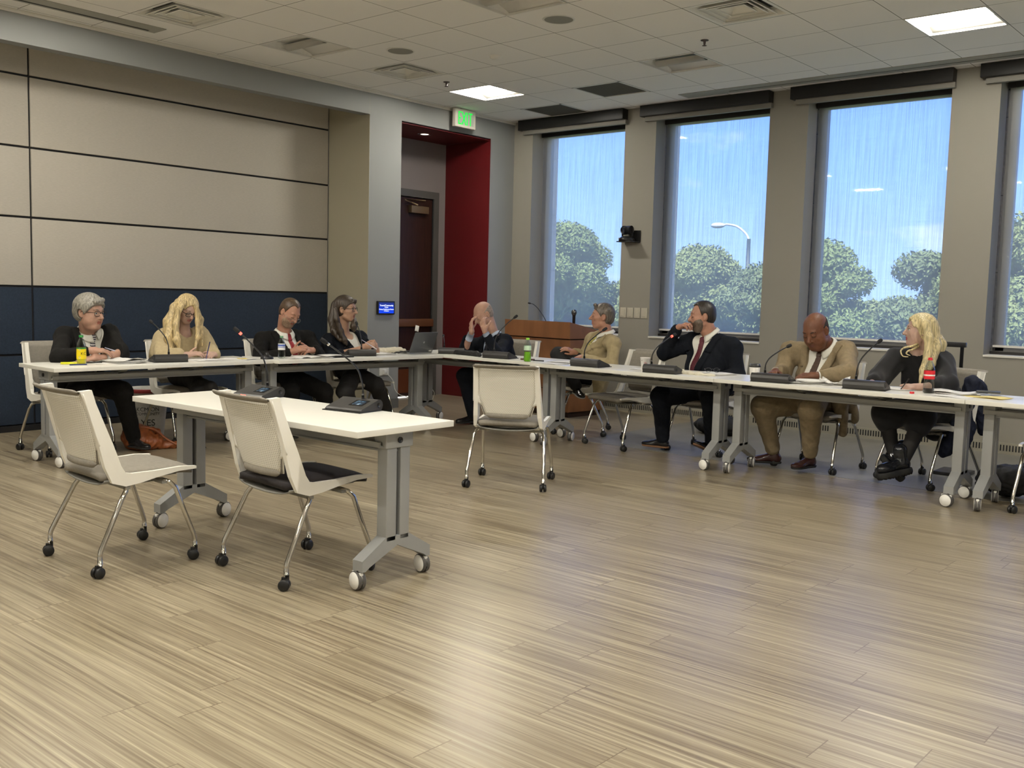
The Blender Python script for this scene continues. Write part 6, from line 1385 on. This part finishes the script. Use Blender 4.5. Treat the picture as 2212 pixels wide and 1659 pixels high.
o, b_ = soft('backpack', 'black backpack with straps lying on the floor at the leg of the last tables', 'backpack', [ell((6.62, -2.28, .13), frame((.4, -1, .35)), (.17, .20, .11), .06), ell((6.48, -2.24, .12), frame((.3, -1, .8)), (.09, .16, .05), .04), cap((6.72, -2.20, .20), (6.78, -2.34, .10), .06, .06, .04)], bagm, .007, .006)
m = MB(); 
for pts in ([(6.66, -2.30, .24), (6.78, -2.32, .22), (6.86, -2.36, .10), (6.90, -2.38, .02), (6.86, -2.30, .015)], [(6.46, -2.40, .05), (6.40, -2.42, .02), (6.34, -2.38, .012), (6.38, -2.30, .012)]):
    P = bez(pts, 6); m.tube([Vector(p)-Vector(b_) for p in P], .014, bagm, 6)
m.build('strap', o)
m = MB(); m.tube([Vector(p)-Vector(b_) for p in ((6.58, -2.44, .18), (6.585, -2.45, .13))], .008, mat('zip_metal', (.5, .48, .42), .3, metal=.9), 8); m.build('zip_pull', o)
soft('duffel_bag', 'low black bag on the floor by the wall behind the bearded man', 'bag', [ell((3.60, -.95, .08), frame((1, 0, 0)), (.16, .26, .09), .05), ell((3.72, -.95, .10), frame((1, 0, 0)), (.12, .12, .09), .05)], bagm, .008, .006)
soft('navy_coat', 'dark navy coat draped over the chair of the blonde woman in black', 'coat', [cap((6.26, -2.02, .78), (6.22, -2.06, .50), .055, .05, .05), cap((6.22, -2.10, .50), (6.16, -2.24, .28), .06, .05, .05), cap((6.30, -1.96, .74), (6.33, -1.92, .42), .05, .04, .05), cap((6.28, -2.10, .46), (6.27, -2.2, .26), .05, .035, .05)], mat('navy_cloth', (.006, .009, .024), .85, bump=.3, bscale=60), .007, .005)
t = thing('folding_stand', 'thin black stand with a T-shaped handle behind the blonde woman in black', 'stand', (6.03, -1.52, 0)); m = MB(); m.tube([(0, 0, .02), (0, 0, 1.02)], .014, bk, 10); m.build('pole', t); m = MB(); m.box((-.12, -.02, 1.015), (.03, .02, 1.055), bk, bev=.006); m.build('handle', t); m = MB(); m.box((-.12, -.14, 0), (.12, .14, .03), bk, bev=.006); m.build('base', t)
# ================================================================== OUTSIDE
GZ = -4.2
m = MB(); m.box((-120, 4, GZ-.2), (140, 220, GZ), mat('lawn', (.10, .14, .05), .9, noise=.3, nscale=.6)); structure(m, 'outside_ground')
leafm = []
for k, c in enumerate(((.19, .24, .08), (.23, .27, .10), (.17, .21, .09))):
    leafm.append(mat('leaf_green_%s' % 'abc'[k], c, .7))
barkm = mat('bark', (.08, .06, .045), .9, noise=.3, nscale=12)
def tree(x, y, h, r, seed, k, label):
    """trunk with boughs, leaves as many small folded blades"""
    r_ = np.random.default_rng(seed); t = thing('broadleaf_tree', label, 'tree', (x, y, GZ), 0, 'trees beyond the windows')
    m = MB(); m.tube([(0, 0, 0), (.1, 0, h*.25), (-.1, .1, h*.5), (0, 0, h*.8)], [.28, .22, .16, .05], barkm, 8)
    cl = []
    for q in range(16):
        a = r_.uniform(0, 6.28); e = r_.uniform(-.2, 1.3); R_ = r*r_.uniform(.35, .85); c = (R_*math.cos(a)*math.cos(e), R_*math.sin(a)*math.cos(e), h*.55+h*.36*math.sin(e)); cl.append((c, r*r_.uniform(.28, .48)))
        m.tube([(0, 0, h*.35), (c[0]*.5, c[1]*.5, (h*.4+c[2])/2), c], [.09, .05, .02], barkm, 5)
    cl.append(((0, 0, h*.6), r*.6))
    m.build('trunk', t)
    V = []; F = []
    for c, rr_ in cl:
        n = int(2400*(rr_/1.5)**2)+400
        d = r_.normal(size=(n, 3)); d /= np.linalg.norm(d, axis=1)[:, None]; P = A_(c)+d*rr_*(r_.uniform(.55, 1.05, (n, 1)))*A_([1, 1, .75]); s_ = r_.uniform(.07, .145, (n, 1))
        u = r_.normal(size=(n, 3)); u /= np.linalg.norm(u, axis=1)[:, None]; v = np.cross(u, d+.01); v /= np.linalg.norm(v, axis=1)[:, None]+1e-6; b = len(V)
        V += np.stack([P-u*s_, P+v*s_*.5+d*.03, P+u*s_, P-v*s_*.5+d*.03], 1).reshape(-1, 3).tolist(); F += (b+np.arange(4*n).reshape(-1, 4)).tolist()
    m = MB(); m.add(V, F, leafm[k]); m.build('foliage', t)
def far(px, py, D):  # point seen at the pixel, at distance D beyond the wall
    return LY(px, py, D)
TR = [(1235, 482, 34, 3.3, 0, 'big round tree filling the lower half of the corner window'), (1322, 610, 38, 3.0, 1, 'lower tree at the right edge of the corner window'), (1190, 560, 42, 3.2, 2, 'tree at the left edge of the corner window'),
      (1510, 530, 38, 2.6, 1, 'spreading tree at the left of the second window'), (1585, 650, 44, 3.0, 0, 'low tree behind the street lamp'), (1665, 575, 36, 2.4, 2, 'tree at the right edge of the second window'),
      (1800, 515, 34, 2.5, 0, 'tall tree at the left of the third window'), (1925, 655, 44, 3.0, 1, 'low tree in the middle of the third window'), (2035, 535, 36, 2.6, 2, 'tree at the right edge of the third window'), (2210, 480, 34, 3.6, 1, 'tree in the fourth window at the right picture edge'), (1440, 640, 48, 3.2, 2, 'distant tree between the first two windows'), (1745, 640, 48, 3.2, 0, 'distant tree between the second and third windows'), (2120, 600, 46, 3.4, 2, 'distant tree between the third and fourth windows')]
for i, (px, py, D, r_, k, lb) in enumerate(TR):
    p = far(px, py, D); tree(p[0], p[1], (p[2]-GZ)*1.02, r_, 50+i, k, lb)
rr = np.random.default_rng(5); V = []; F = []
n = 60000; x = rr.uniform(-75, 8, n); y = 44+rr.uniform(0, 16, n); z = GZ+rr.uniform(0, 1, n)**.8*(3.9+1.1*np.sin(x*.35)+.7*np.sin(x*.93+2)); s_ = rr.uniform(.14, .30, (n, 1))
u = rr.normal(size=(n, 3)); u /= np.linalg.norm(u, axis=1)[:, None]; v = np.cross(u, rr.normal(size=(n, 3))); v /= np.linalg.norm(v, axis=1)[:, None]; P = np.stack([x, y, z], 1)
V = np.stack([P-u*s_, P+v*s_*.6, P+u*s_, P-v*s_*.6], 1).reshape(-1, 3).tolist(); F = np.arange(4*n).reshape(-1, 4).tolist()
m = MB(); m.add(V, F, leafm[1]); o = m.build('distant_shrubbery'); tag(o, 'band of distant green shrubs and treetops seen low through all windows', 'shrubbery', None, 'stuff')
p = far(1612, 640, 52); q = far(1609, 516, 52); e = far(1562, 486, 52)
t = thing('street_lamp', 'white street lamp with a curved arm outside the second window', 'street lamp', (p[0], p[1], GZ)); lampw = mat('galvanised', (.62, .64, .66), .5)
zt = q[2]-GZ; ex = e[0]-p[0]; ez = e[2]-GZ
m = MB(); m.tube([(0, 0, 0), (0, 0, zt)], [.20, .13], lampw, 10); m.build('pole', t)
m = MB(); m.tube(bez([(0, 0, zt-.1), (ex*.12, 0, zt+(ez-zt)*.35), (ex*.45, 0, zt+(ez-zt)*.85), (ex*.8, 0, ez+.02), (ex*.95, 0, ez)], 6), .08, lampw, 8); m.build('arm', t)
m = MB(); m.sphere((ex*1.2, 0, ez-.02), (.56, .28, .20), lampw, 14); m.build('lamp_head', t)
